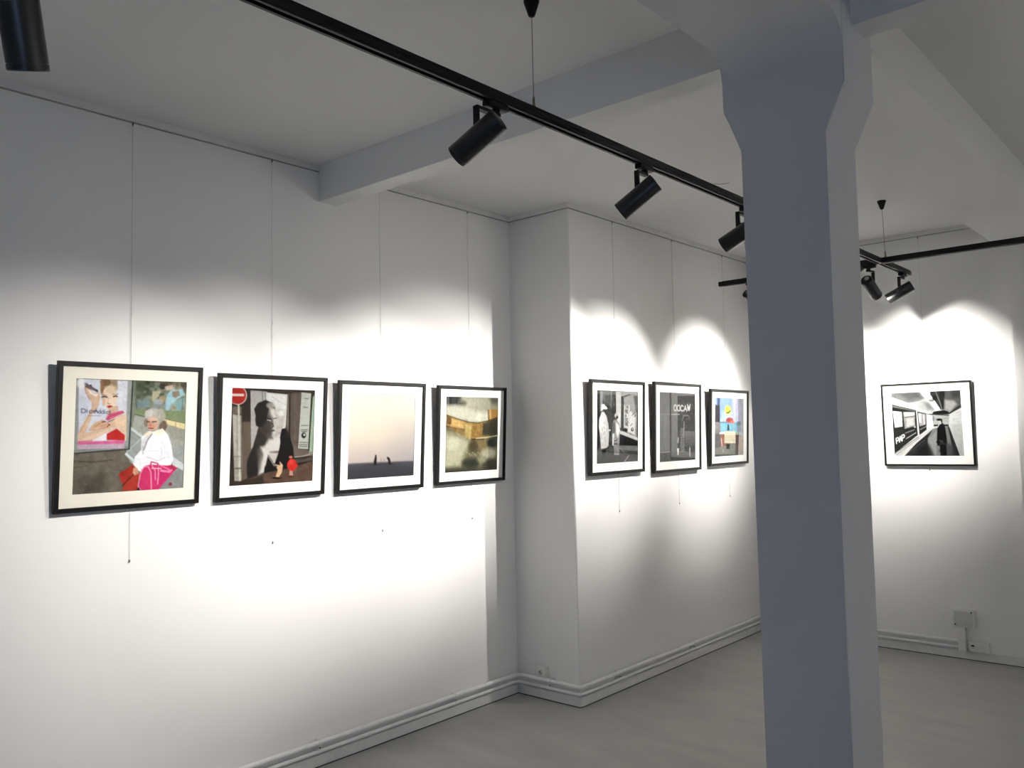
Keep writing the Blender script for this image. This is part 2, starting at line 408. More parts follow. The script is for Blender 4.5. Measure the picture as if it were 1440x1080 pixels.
# ------------------------------------------------------------------ track spotlights
LAMP_L, LAMP_R = .17, .036
SPOT_COL = (1.0, .955, .90)
def spotlight(Mc, az, el, adapter, track_axis, label, power, spot=68, blend=1.0, target=None, spill=.018):
    """Mc: middle of the lamp body; az, el in degrees: where it shines; adapter: point along the track"""
    Mc = Vector(Mc)
    d = Vector((math.sin(R(az)) * math.cos(R(el)), math.cos(R(az)) * math.cos(R(el)), math.sin(R(el))))
    zt = TZ - .017
    A = Vector((adapter[0], adapter[1], zt))
    t = empty('track_spotlight', A); tag(t, label, 'spotlight', 'black track spotlights')
    L, r = LAMP_L, LAMP_R
    o = Mc - A            # local centre of the body
    # adapter
    m = MB()
    if track_axis == 'y': m.box(-.0155, .0155, -.045, .045, -.020, -.0004, .003)
    else: m.box(-.045, .045, -.0155, .0155, -.020, -.0004, .003)
    m.lathe([(-.019, .013), (-.032, .0125)], (0, 0, 0), (0, 0, 1), 20)
    m.build('track_adapter', M['black'], t, True)
    # bracket: out along the beam direction then down into the body
    hd = Vector((d.x, d.y, 0)).normalized()
    dn = d
    # body axis point nearest below the bracket
    pv = o + dn * .002
    pv2 = Vector((pv.x, pv.y, 0))
    br = MB()
    if pv2.length < .03:
        pv2 = hd * .045
        s = (pv2 - Vector((o.x, o.y, 0))).dot(hd) / max(.2, math.cos(R(el)))
        pv = o + dn * s; pv2 = Vector((pv.x, pv.y, 0))
    w = Vector((-pv2.y, pv2.x, 0)).normalized() * .0095
    u = pv2.normalized()
    top = -.036
    def slab(p0, p1, th, wid):
        vs = []
        ax = (p1 - p0).normalized()
        n = ax.cross(w.normalized()).normalized() * th / 2
        ww = w.normalized() * wid / 2
        for p in (p0, p1):
            for s1, s2 in ((-1, -1), (1, -1), (1, 1), (-1, 1)):
                vs.append(br.bm.verts.new(p + n * s1 + ww * s2))
        for f in ((0, 1, 2, 3), (7, 6, 5, 4), (0, 4, 5, 1), (1, 5, 6, 2), (2, 6, 7, 3), (3, 7, 4, 0)):
            br.bm.faces.new([vs[k] for k in f])
    slab(Vector((0, 0, top)) - u * .012, pv2 + u * .005 + Vector((0, 0, top)), .010, .018)
    slab(pv2 + Vector((0, 0, top + .005)), Vector((pv.x, pv.y, pv.z + .02)), .010, .018)
    br.build('bracket', M['black'], t)
    # body: hollow at the front
    b = o - dn * L / 2
    body = MB().lathe([(.006, r - .004), (.0, r - .003), (.0, r), (.002, r + .0004), (L - .014, r + .0004), (L - .0145, r - .0012), (L - .0125, r - .0012), (L - .012, r + .0004), (L - .001, r + .0004), (L, r - .0008), (L - .004, r - .004), (L - .040, r - .010)], b, dn, 40, cap=True)
    body.build('body', M['lamp'], t, True, 35)
    # rear cap with a lighter heat-sink disc
    MB().lathe([(-.0005, r - .0045), (.0055, r - .0045)], b, dn, 32).build('rear_cap', M['black'], t)
    rc = MB()
    q = dn.to_track_quat('Z', 'Y')
    side = q @ Vector((0, 1, 0))
    if side.z < 0: side = -side
    rc.lathe([(-.0022, .014), (-.0004, .0155)], b + side * .013, dn, 24)
    rc.build('rear_vent', M['vent'], t)
    # lens, lit, set back inside the tube
    MB().lathe([(L - .0385, r - .0115), (L - .0365, r - .0125)], b, dn, 32).build('lens', M['led'], t)
    ld = bpy.data.lights.new('spot_beam', 'SPOT')
    ld.energy = power; ld.color = SPOT_COL; ld.spot_size = R(spot); ld.spot_blend = blend; ld.shadow_soft_size = .014
    lo = bpy.data.objects.new('spot_beam', ld); COL.objects.link(lo); lo.parent = t
    lo.location = b + dn * (L + .004)
    aim = d if target is None else (Vector(target) - (A + lo.location)).normalized()
    lo.rotation_euler = aim.to_track_quat('-Z', 'Y').to_euler()
    # weak wide spill around the beam
    l2 = bpy.data.lights.new('spot_spill', 'SPOT')
    l2.energy = power * spill; l2.color = SPOT_COL; l2.spot_size = R(125); l2.spot_blend = 1.0; l2.shadow_soft_size = .02
    o2 = bpy.data.objects.new('spot_spill', l2); COL.objects.link(o2); o2.parent = t
    o2.location = lo.location; o2.rotation_euler = lo.rotation_euler
    return t

# S0 solved from its lower end
d0 = Vector((-.281, .259, -.924)).normalized()
S0F = Vector((1.85, .569, 2.303)); S0M = S0F - d0 * LAMP_L / 2
PW = 260
spotlight(S0M, 312.7, -67.5, (TX, .47), 'y', 'black track spotlight hanging down in the top left corner', PW * .3, spot=60)
spotlight((1.858, 1.787, 2.483), 255, -31, (TX, 1.872), 'y', 'black track spotlight left of the ceiling beam, largest whole lamp on the long track', PW * .48, spot=62, target=(0, 1.42, 1.30))
spotlight((1.858, 2.659, 2.481), 250, -35, (TX, 2.71), 'y', 'black track spotlight on the long track between the largest lamp and the column', PW * .64, spot=57, target=(0, 2.12, 1.42))
spotlight((1.855, 3.49, 2.478), 262, -27, (TX, 3.57), 'y', 'black track spotlight on the long track partly hidden by the left edge of the column', PW * .84, spot=52, target=(0, 2.92, 1.48), spill=.06)
spotlight((1.858, 4.56, 2.478), 241, -28, (TX, 4.61), 'y', 'black track spotlight of the long track standing behind the column', PW * 1.12, spot=52, target=(0, 3.46, 1.58))
spotlight((1.858, 4.82, 2.478), 254, -30, (TX, 4.87), 'y', 'black track spotlight of the long track behind the column and nearest the cross track', PW * .95, spot=60, target=(PX, 4.42, 1.72))
spotlight((1.858, 5.781, 2.479), 260, -27, (TX, 5.855), 'y', 'black track spotlight on the short track end beyond the cross track', PW * 1.1, spot=62, target=(PX, 5.64, 1.73))
spotlight((1.80, T2Y + .01, 2.473), 3, -28, (1.79, T2Y), 'x', 'black track spotlight hanging from the cross track just right of the column', PW * .7, spot=70, spill=.008)
spotlight((1.02, T2Y, 2.485), 8, -34, (1.02, T2Y), 'x', 'black track spotlight on the cross track peeking out from the left edge of the column', PW * .9, spot=70)
# unseen lamps added on the cross track to brighten the right side
spotlight((4.3, T2Y, 2.475), 40, -30, (4.26, T2Y), 'x', 'added unseen black track spotlight on the right part of the cross track turned to the far wall', PW * .8)
spotlight((4.8, T2Y, 2.475), 130, -28, (4.75, T2Y), 'x', 'added unseen black track spotlight of the cross track turned towards the near right wall', PW * 1.4)
spotlight((5.35, T2Y, 2.475), 100, -28, (5.3, T2Y), 'x', 'added unseen black track spotlight at the right end of the cross track turned to the right wall', PW * 1.35)

# ------------------------------------------------------------------ prints (painted on a fine grid)
def hom(src, dst):
    A = []; b = []
    for (x, y), (u, v) in zip(src, dst):
        A += [[x, y, 1, 0, 0, 0, -u * x, -u * y], [0, 0, 0, x, y, 1, -v * x, -v * y]]; b += [u, v]
    h = np.linalg.solve(np.array(A, float), np.array(b, float))
    return np.append(h, 1).reshape(3, 3)
def vnoise(N, cells, seed):
    rs = np.random.RandomState(seed)
    g = rs.rand(cells + 2, cells + 2)
    t = np.linspace(0, cells, N, endpoint=False); i = t.astype(int); f = t - i; f = f * f * (3 - 2 * f)
    a = g[i][:, i]; b = g[i][:, i + 1]; c = g[i + 1][:, i]; d = g[i + 1][:, i + 1]
    fx = f[None, :]; fy = f[:, None]
    return (a * (1 - fx) + b * fx) * (1 - fy) + (c * (1 - fx) + d * fx) * fy
class Paint:
    """a small drawing board; points come in the coordinates of a view (ox, oy, scale) of the picture"""
    def __init__(s, N, corners, base):
        s.N = N; s.H = hom(corners, [(0, 0), (1, 0), (1, 1), (0, 1)])
        s.a = np.zeros((N, N, 3)); s.a[:] = np.array(base, float)
        g = (np.arange(N) + .5) / N
        s.U, s.V = np.meshgrid(g, g)
        s.view = (0, 0, 1)
    def uv(s, pts):
        ox, oy, k = s.view
        out = []
        for x, y in pts:
            q = s.H @ np.array([ox + x / k, oy + y / k, 1.0]); out.append(q[:2] / q[2])
        return np.array(out)
    def px(s, d):                    # a length in view pixels as a share of the print
        ox, oy, k = s.view
        a = s.uv([(300, 300), (300 + d, 300), (300, 300 + d)])
        return (abs(a[1] - a[0]).max() + abs(a[2] - a[0]).max()) / 2
    def mix(s, al, col, tex=None):
        c = np.array(col, float)
        if tex is not None: c = c[None, None, :] + tex[:, :, None]
        s.a = s.a * (1 - al[:, :, None]) + c * al[:, :, None]
    def poly(s, pts, col, soft=0, alpha=1, tex=None):
        P = s.uv(pts); n = len(P)
        d2 = np.full(s.U.shape, 1e9); ins = np.zeros(s.U.shape, bool)
        for i in range(n):
            a, b = P[i], P[(i + 1) % n]; e = b - a
            t = np.clip(((s.U - a[0]) * e[0] + (s.V - a[1]) * e[1]) / max(1e-12, e @ e), 0, 1)
            d2 = np.minimum(d2, (s.U - a[0] - t * e[0]) ** 2 + (s.V - a[1] - t * e[1]) ** 2)
            if a[1] != b[1]:
                c = ((a[1] > s.V) != (b[1] > s.V)) & (s.U < (b[0] - a[0]) * (s.V - a[1]) / (b[1] - a[1]) + a[0])
                ins ^= c
        d = np.sqrt(d2) * np.where(ins, -1, 1)
        w = max(1.2 / s.N, s.px(soft) if soft else 0)
        s.mix(np.clip(.5 - d / w, 0, 1) * alpha, col, tex)
    def line(s, pts, wid, col, soft=0, alpha=1):
        P = s.uv(pts); d2 = np.full(s.U.shape, 1e9)
        for a, b in zip(P, P[1:]):
            e = b - a
            t = np.clip(((s.U - a[0]) * e[0] + (s.V - a[1]) * e[1]) / max(1e-12, e @ e), 0, 1)
            d2 = np.minimum(d2, (s.U - a[0] - t * e[0]) ** 2 + (s.V - a[1] - t * e[1]) ** 2)
        h = s.px(wid) / 2; w = max(1.2 / s.N, s.px(soft) if soft else 0)
        s.mix(np.clip(.5 - (np.sqrt(d2) - h) / w, 0, 1) * alpha, col)
    def ell(s, c, rx, ry, col, soft=0, alpha=1, rot=0, tex=None):
        pts = []
        for k in range(20):
            a = 2 * math.pi * k / 20; x = rx * math.cos(a); y = ry * math.sin(a)
            pts.append((c[0] + x * math.cos(rot) - y * math.sin(rot), c[1] + x * math.sin(rot) + y * math.cos(rot)))
        s.poly(pts, col, soft, alpha, tex)
    def noise(s, cells, amp, seed=1, mask=None):
        n = (vnoise(s.N, cells, seed) - .5) * 2 * amp
        s.a += (n if mask is None else n * mask)[:, :, None]
    def finish(s):
        m = s.a.mean(2, keepdims=True)
        c = 116 + (m - 116) * 1.17 - 4
        s.a = c + (s.a - m) * .98
        g = getattr(s, 'grain', 1.0)
        s.noise(s.N // 2, 7 * g, 91); s.noise(s.N // 4, 6 * g, 92); s.noise(18, 4 * g, 93)
    def text(s, word, org, dx, dy, wid, col, gap=.25):
        """plain stroke capitals: org = top left of first letter, dx = step along, dy = down, in view pixels"""
        G = {'P': [[(0, 1), (0, 0), (.8, 0), (1, .15), (1, .4), (.8, .55), (0, .55)]], 'A': [[(0, 1), (.5, 0), (1, 1)], [(.2, .62), (.8, .62)]],
             'D': [[(0, 0), (0, 1), (.6, 1), (1, .75), (1, .25), (.6, 0), (0, 0)]], 'i': [[(.4, .4), (.4, 1)], [(.4, .12), (.4, .18)]],
             'o': [[(.2, .45), (0, .7), (.2, 1), (.7, 1), (.9, .7), (.7, .42), (.2, .45)]], 'r': [[(.1, .4), (.1, 1)], [(.1, .6), (.4, .42), (.8, .45)]],
             'd': [[(.9, 0), (.9, 1), (.3, 1), (0, .7), (.3, .42), (.9, .45)]], 'c': [[(.9, .5), (.5, .4), (.1, .55), (.1, .85), (.5, 1), (.9, .92)]],
             't': [[(.45, .1), (.45, .9), (.8, 1)], [(.1, .4), (.85, .4)]], 'O': [[(.2, 0), (0, .3), (0, .7), (.2, 1), (.8, 1), (1, .7), (1, .3), (.8, 0), (.2, 0)]],
             'C': [[(1, .15), (.7, 0), (.25, 0), (0, .3), (0, .7), (.25, 1), (.7, 1), (1, .85)]], 'I': [[(.5, 0), (.5, 1)]], 'E': [[(1, 0), (0, 0), (0, 1), (1, 1)], [(0, .5), (.8, .5)]],
             'N': [[(0, 1), (0, 0), (1, 1), (1, 0)]], 'W': [[(0, 0), (.25, 1), (.5, .3), (.75, 1), (1, 0)]], 'M': [[(0, 1), (0, 0), (.5, .6), (1, 0), (1, 1)]],
             'U': [[(0, 0), (0, .8), (.3, 1), (.7, 1), (1, .8), (1, 0)]], 'R': [[(0, 1), (0, 0), (.8, 0), (1, .2), (.8, .5), (0, .5)], [(.5, .5), (1, 1)]], ' ': []}
        ox, oy = org; dx = np.array(dx, float); dy = np.array(dy, float)
        p = np.array(org, float)
        for ch in word:
            wd = .6 if ch in 'irt' else .5 if ch == ' ' else 1.0
            for st in G.get(ch, []):
                s.line([tuple(p + dx * a * wd + dy * b) for a, b in st], wid, col)
            p = p + dx * (wd + gap)

PRINTS = {}
# 1 -- woman on a bench with a pink bag, beside a perfume poster
def art1():
    p = Paint(230, [(109.3, 530.4), (263.8, 537.8), (257.8, 687.1), (102.2, 693.8)], (106, 99, 88))
    A = (60, 490, 4.5); B = (100, 525, 9.391); C = (185, 530, 9.82); D = (150, 570, 8.308)
    p.noise(9, 14, 1); p.noise(26, 9, 2)
    p.view = A
    p.poly([(200, 690), (520, 690), (480, 740), (200, 760)], (120, 112, 98), 30, .6)
    p.line([(210, 705), (330, 712), (450, 700)], 8, (70, 64, 55), 10, .7)
    p.line([(215, 745), (300, 735)], 6, (78, 72, 62), 8, .6)
    p.ell((300, 870), 90, 35, (84, 78, 70), 40, .6)
    p.ell((250, 820), 60, 40, (96, 90, 80), 40, .6)
    # park behind
    p.poly([(575, 190), (930, 205), (930, 560), (560, 560)], (128, 135, 118), 6)
    p.poly([(585, 195), (800, 205), (760, 300), (700, 300), (600, 330)], (88, 96, 78), 30, .9)
    p.poly([(700, 205), (920, 212), (915, 260), (800, 250)], (98, 88, 74), 18, .8)
    msk = (p.V < .33) * (p.U > .52)
    p.noise(16, 26, 3, msk); p.noise(40, 24, 4, msk)
    p.view = C
    p.ell((440, 130), 45, 45, (60, 52, 46), 18, .9)
    p.poly([(470, 140), (580, 115), (590, 180), (490, 190)], (200, 178, 160), 16, .9)
    p.poly([(300, 200), (420, 190), (400, 250), (320, 340), (290, 330)], (175, 168, 140), 18, .9)
    p.poly([(510, 230), (560, 190), (700, 180), (750, 250), (640, 310), (560, 380), (520, 470), (480, 460), (480, 330)], (150, 190, 205), 16, .95)
    p.poly([(570, 210), (660, 190), (680, 260), (620, 300), (570, 270)], (140, 120, 100), 14, .9)
    p.ell((440, 310), 50, 42, (165, 145, 105), 18, .85); p.ell((430, 245), 40, 12, (70, 70, 80), 8, .8)
    p.poly([(700, 120), (770, 100), (770, 200), (740, 220)], (80, 74, 72), 14, .8)
    p.poly([(640, 330), (740, 300), (740, 340), (690, 470), (560, 480), (600, 370)], (125, 165, 168), 16, .9)
    p.ell((600, 440), 25, 30, (170, 130, 95), 12, .8); p.line([(715, 320), (705, 470)], 14, (95, 100, 125), 8, .7)
    p.poly([(80, 330), (250, 290), (260, 420), (80, 430)], (115, 138, 140), 24, .85)
    p.poly([(100, 60), (210, 60), (180, 200), (110, 210)], (82, 92, 72), 20, .7)
    p.line([(70, 320), (80, 420)], 18, (90, 98, 112), 10, .7)
    p.ell((380, 350), 70, 40, (160, 170, 178), 22, .7)
    p.poly([(290, 380), (480, 370), (470, 440), (290, 440)], (130, 138, 142), 16, .8)
    # lawn, kerb, pavement
    p.poly([(60, 450), (760, 480), (745, 640), (470, 580), (250, 560), (60, 510)], (128, 142, 106), 12)
    for k in range(6):
        p.line([(70 + k * 30, 455 + k * 17), (740, 495 + k * 22)], 6, (104 + 8 * (k % 2), 122, 92), 6, .6)
    p.line([(60, 515), (200, 555), (480, 575)], 10, (72, 82, 58), 8, .9)
    p.poly([(470, 590), (745, 655), (742, 735), (600, 700), (470, 650)], (214, 198, 150), 8)
    p.line([(620, 640), (615, 690)], 8, (130, 118, 84)); p.line([(480, 585), (745, 645)], 10, (120, 116, 82), 8)
    p.line([(470, 655), (742, 738)], 8, (150, 140, 105), 6)
    p.poly([(55, 520), (200, 560), (470, 660), (742, 745), (730, 1090), (20, 1090), (20, 700)], (160, 162, 154), 10)
    p.poly([(470, 670), (742, 750), (738, 900), (560, 860)], (150, 148, 138), 20, .8)
    # lower bench area
    p.view = D
    p.poly([(290, 250), (430, 350), (420, 560), (235, 560), (260, 420)], (150, 157, 154), 8)
    p.poly([(780, 500), (920, 480), (900, 700), (780, 640)], (152, 156, 156), 12)
    p.line([(295, 268), (430, 372)], 34, (190, 196, 196), 6); p.line([(300, 300), (425, 392)], 7, (120, 124, 124), 6)
    p.line([(235, 555), (410, 385)], 7, (195, 200, 200), 5)
    p.poly([(225, 560), (320, 560), (420, 560), (340, 700), (290, 670)], (150, 160, 164), 6)
    p.line([(235, 565), (320, 640), (330, 690)], 28, (205, 210, 212), 8)
    p.poly([(775, 600), (905, 695), (895, 790), (770, 700)], (196, 202, 206), 6)
    p.poly([(590, 990), (830, 730), (900, 770), (890, 990)], (140, 143, 144), 5)
    p.line([(600, 985), (830, 735)], 8, (170, 172, 172), 5)
    # woman
    p.ell((560, 130), 105, 95, (178, 172, 166), 16); p.ell((640, 160), 55, 110, (170, 166, 156), 22, .9)
    p.ell((510, 95), 55, 45, (196, 190, 186), 18, .8); p.ell((470, 200), 28, 50, (140, 120, 108), 14, .9)
    p.ell((665, 250), 45, 70, (112, 92, 78), 16, .9, .3)
    p.noise(60, 14, 6, np.exp(-(((p.U - .72) / .1) ** 2 + ((p.V - .34) / .09) ** 2)))
    p.ell((548, 215), 64, 82, (205, 160, 138), 10); p.ell((515, 240), 34, 40, (190, 130, 112), 14, .7); p.ell((560, 160), 45, 22, (214, 176, 156), 14, .8)
    p.line([(478, 190), (508, 192)], 12, (70, 45, 40), 8); p.line([(540, 195), (585, 190)], 12, (70, 45, 40), 8)
    p.line([(500, 268), (550, 270)], 12, (140, 40, 45), 6); p.line([(510, 282), (545, 282)], 5, (220, 180, 165), 4)
    p.line([(520, 205), (512, 245)], 7, (170, 115, 98), 6)
    p.poly([(505, 300), (545, 310), (605, 290), (660, 272), (720, 345), (760, 470), (785, 640), (750, 705), (610, 720), (510, 690), (400, 775), (370, 755), (312, 715), (335, 600), (410, 515), (412, 380), (440, 350)], (232, 232, 242), 5)
    p.poly([(640, 380), (740, 400), (775, 620), (700, 640), (650, 520)], (222, 222, 236), 30, .8)
    p.poly([(412, 400), (500, 320), (520, 345), (450, 470), (430, 560), (410, 520)], (208, 206, 212), 14, .9)
    p.poly([(400, 760), (440, 600), (620, 560), (690, 600), (560, 650), (500, 700), (390, 770)], (238, 226, 238), 18, .8)
    p.poly([(495, 305), (545, 312), (520, 345), (430, 360), (450, 335)], (232, 216, 192), 5)
    p.poly([(545, 315), (660, 272), (690, 320), (600, 362)], (240, 226, 202), 5)
    p.line([(535, 335), (480, 410), (440, 520)], 16, (150, 146, 152), 8); p.line([(430, 470), (432, 570)], 8, (160, 158, 165), 6)
    p.line([(470, 600), (600, 650), (690, 610)], 7, (176, 172, 190), 8); p.line([(640, 500), (650, 590), (620, 620)], 8, (196, 196, 212), 10)
    p.line([(450, 540), (600, 530)], 6, (206, 204, 218), 8)
    # legs, hand, bag
    p.poly([(145, 790), (235, 740), (315, 685), (350, 730), (320, 790), (200, 925), (160, 860)], (176, 54, 42), 4)
    p.poly([(180, 990), (200, 935), (330, 800), (395, 785), (372, 900), (365, 990)], (188, 62, 50), 4)
    p.line([(190, 930), (325, 800)], 12, (110, 30, 28), 8); p.ell((200, 800), 30, 25, (150, 44, 36), 20, .6)
    p.poly([(320, 725), (360, 725), (385, 790), (330, 815), (310, 780)], (214, 160, 130), 5); p.line([(340, 760), (350, 800)], 4, (160, 100, 80)); p.line([(360, 755), (372, 795)], 4, (160, 100, 80))
    p.poly([(370, 940), (385, 850), (410, 750), (455, 705), (520, 690), (780, 712), (830, 735), (612, 982), (400, 988)], (216, 44, 112), 4)
    p.ell((455, 850), 62, 125, (212, 48, 106), 6); p.poly([(560, 740), (780, 745), (700, 860), (600, 960)], (205, 36, 108), 16, .8)
    p.line([(400, 985), (372, 940), (395, 800), (440, 715), (490, 715), (520, 780), (525, 980)], 9, (246, 170, 196), 4)
    p.line([(530, 700), (570, 760), (572, 870)], 12, (240, 150, 186), 5); p.line([(605, 690), (608, 800), (598, 920)], 14, (238, 140, 180), 5)
    p.line([(520, 690), (525, 660), (600, 680), (600, 730)], 14, (196, 30, 92), 5); p.line([(530, 735), (640, 740)], 10, (250, 190, 210), 4)
    p.line([(610, 690), (760, 770), (770, 740)], 9, (242, 160, 190), 4); p.line([(640, 765), (740, 780)], 26, (232, 130, 176), 8)
    p.poly([(720, 705), (770, 700), (830, 740), (790, 770)], (186, 40, 84), 8)
    p.ell((745, 925), 20, 20, (150, 50, 55), 10); p.poly([(340, 985), (380, 955), (400, 990)], (52, 44, 40), 5)
    # poster case
    p.view = A
    p.poly([(200, 178), (583, 203), (553, 635), (195, 660)], (150, 155, 152), 3)
    p.line([(578, 196), (550, 632)], 10, (52, 62, 58), 3); p.line([(200, 656), (552, 634)], 9, (56, 62, 56), 4); p.line([(200, 640), (545, 622)], 6, (120, 124, 120), 5)
    p.poly([(240, 188), (545, 206), (524, 602), (230, 618)], (205, 207, 222), 3)
    p.poly([(236, 300), (300, 300), (290, 480), (230, 560)], (192, 194, 214), 30, .7)
    p.view = B
    p.poly([(60, 60), (120, 60), (118, 780), (60, 980)], (140, 142, 146), 8, .6)
    p.poly([(680, 100), (760, 105), (745, 520), (690, 480)], (196, 198, 208), 16, .7)
    p.ell((520, 170), 115, 110, (170, 148, 122), 16); p.ell((470, 110), 70, 50, (124, 92, 66), 18, .9); p.ell((430, 190), 28, 90, (150, 112, 80), 14, .9); p.ell((590, 110), 40, 50, (150, 130, 106), 16, .8)
    p.poly([(520, 440), (630, 420), (640, 480), (520, 530), (490, 500)], (205, 172, 146), 10)
    p.ell((525, 310), 98, 150, (226, 198, 176), 14); p.ell((545, 210), 70, 55, (206, 180, 152), 24, .8); p.ell((445, 330), 22, 90, (205, 168, 145), 18, .8); p.ell((560, 380), 50, 50, (232, 206, 188), 24, .7)
    p.line([(425, 305), (455, 298), (490, 308)], 18, (48, 40, 42), 8); p.line([(575, 302), (605, 292), (622, 300)], 18, (60, 50, 50), 8)
    p.line([(420, 278), (490, 282)], 8, (150, 120, 96), 8); p.line([(560, 275), (630, 268)], 8, (150, 124, 100), 8)
    p.line([(508, 320), (498, 385)], 10, (196, 160, 140), 10); p.ell((512, 392), 16, 8, (150, 110, 96), 8, .8)
    p.poly([(485, 430), (520, 415), (545, 418), (568, 430), (530, 450), (505, 448)], (178, 44, 52), 4)
    # arms
    sk = (212, 178, 152)
    p.poly([(190, 120), (240, 180), (330, 250), (395, 240), (402, 330), (372, 440), (300, 520), (262, 640), (200, 800), (105, 800), (150, 680), (240, 540), (285, 460), (292, 380), (252, 320), (200, 220)], sk, 6)
    p.poly([(240, 200), (330, 262), (385, 262), (350, 300), (270, 260)], (232, 222, 214), 12, .9)
    p.line([(205, 150), (215, 240), (260, 330)], 12, (170, 128, 112), 12, .8); p.line([(290, 470), (200, 640), (140, 760)], 14, (190, 152, 126), 14, .8)
    p.poly([(188, 108), (232, 122), (382, 222), (368, 246), (330, 226), (205, 172)], (112, 98, 108), 6); p.ell((280, 150), 12, 12, (40, 36, 44), 4); p.ell((352, 216), 22, 14, (80, 78, 88), 5, 1, .5)
    p.poly([(105, 885), (105, 800), (215, 770), (340, 740), (500, 650), (640, 560), (735, 535), (745, 640), (720, 700), (620, 715), (480, 775), (300, 870)], sk, 6)
    p.poly([(560, 590), (735, 540), (742, 690), (720, 810), (620, 715)], (224, 192, 164), 12)
    p.poly([(110, 870), (300, 800), (480, 735), (600, 700), (480, 770), (300, 868)], (228, 196, 174), 16, .8)
    p.poly([(250, 720), (330, 640), (430, 600), (500, 640), (535, 670), (510, 700), (420, 700), (300, 740)], (214, 172, 138), 6)
    p.line([(330, 690), (420, 640), (460, 632)], 8, (180, 130, 100), 8); p.line([(400, 690), (500, 660)], 7, (176, 126, 100), 6); p.line([(250, 740), (330, 735), (500, 700)], 8, (176, 134, 108), 8)
    p.line([(425, 632), (465, 628)], 12, (70, 30, 40), 4); p.ell((515, 672), 13, 11, (160, 40, 50), 4); p.ell((495, 690), 10, 9, (170, 60, 60), 4)
    p.poly([(468, 600), (500, 530), (640, 492), (690, 488), (725, 515), (620, 560), (500, 620)], (214, 100, 130), 6); p.line([(490, 600), (540, 550), (700, 505)], 10, (180, 50, 84), 8)
    p.line([(500, 635), (580, 600)], 9, (96, 30, 50), 6)
    p.poly([(482, 790), (612, 722), (722, 812), (716, 882), (480, 872)], (200, 44, 42), 4); p.poly([(640, 730), (740, 650), (740, 880), (720, 880), (722, 810)], (218, 186, 160), 8)
    p.poly([(300, 872), (478, 780), (478, 880)], (226, 222, 232), 6)
    p.poly([(105, 888), (718, 880), (714, 930), (105, 935)], (216, 96, 150), 8); p.poly([(105, 925), (714, 922), (710, 985), (105, 990)], (188, 164, 184), 12)
    p.line([(105, 886), (300, 876)], 7, (176, 70, 90), 6)
    p.ell((155, 120), 52, 70, (228, 228, 230), 30, .85)
    p.text('Dior', (155, 455), (54, 2), (0, 52), 9, (58, 62, 98), .12); p.text('Addict', (330, 462), (36, 3), (0, 50), 8, (66, 70, 104), .12)
    p.line([(250, 548), (410, 552)], 7, (110, 112, 140), 5, .8)
    p.noise(70, 4, 8)
    return p
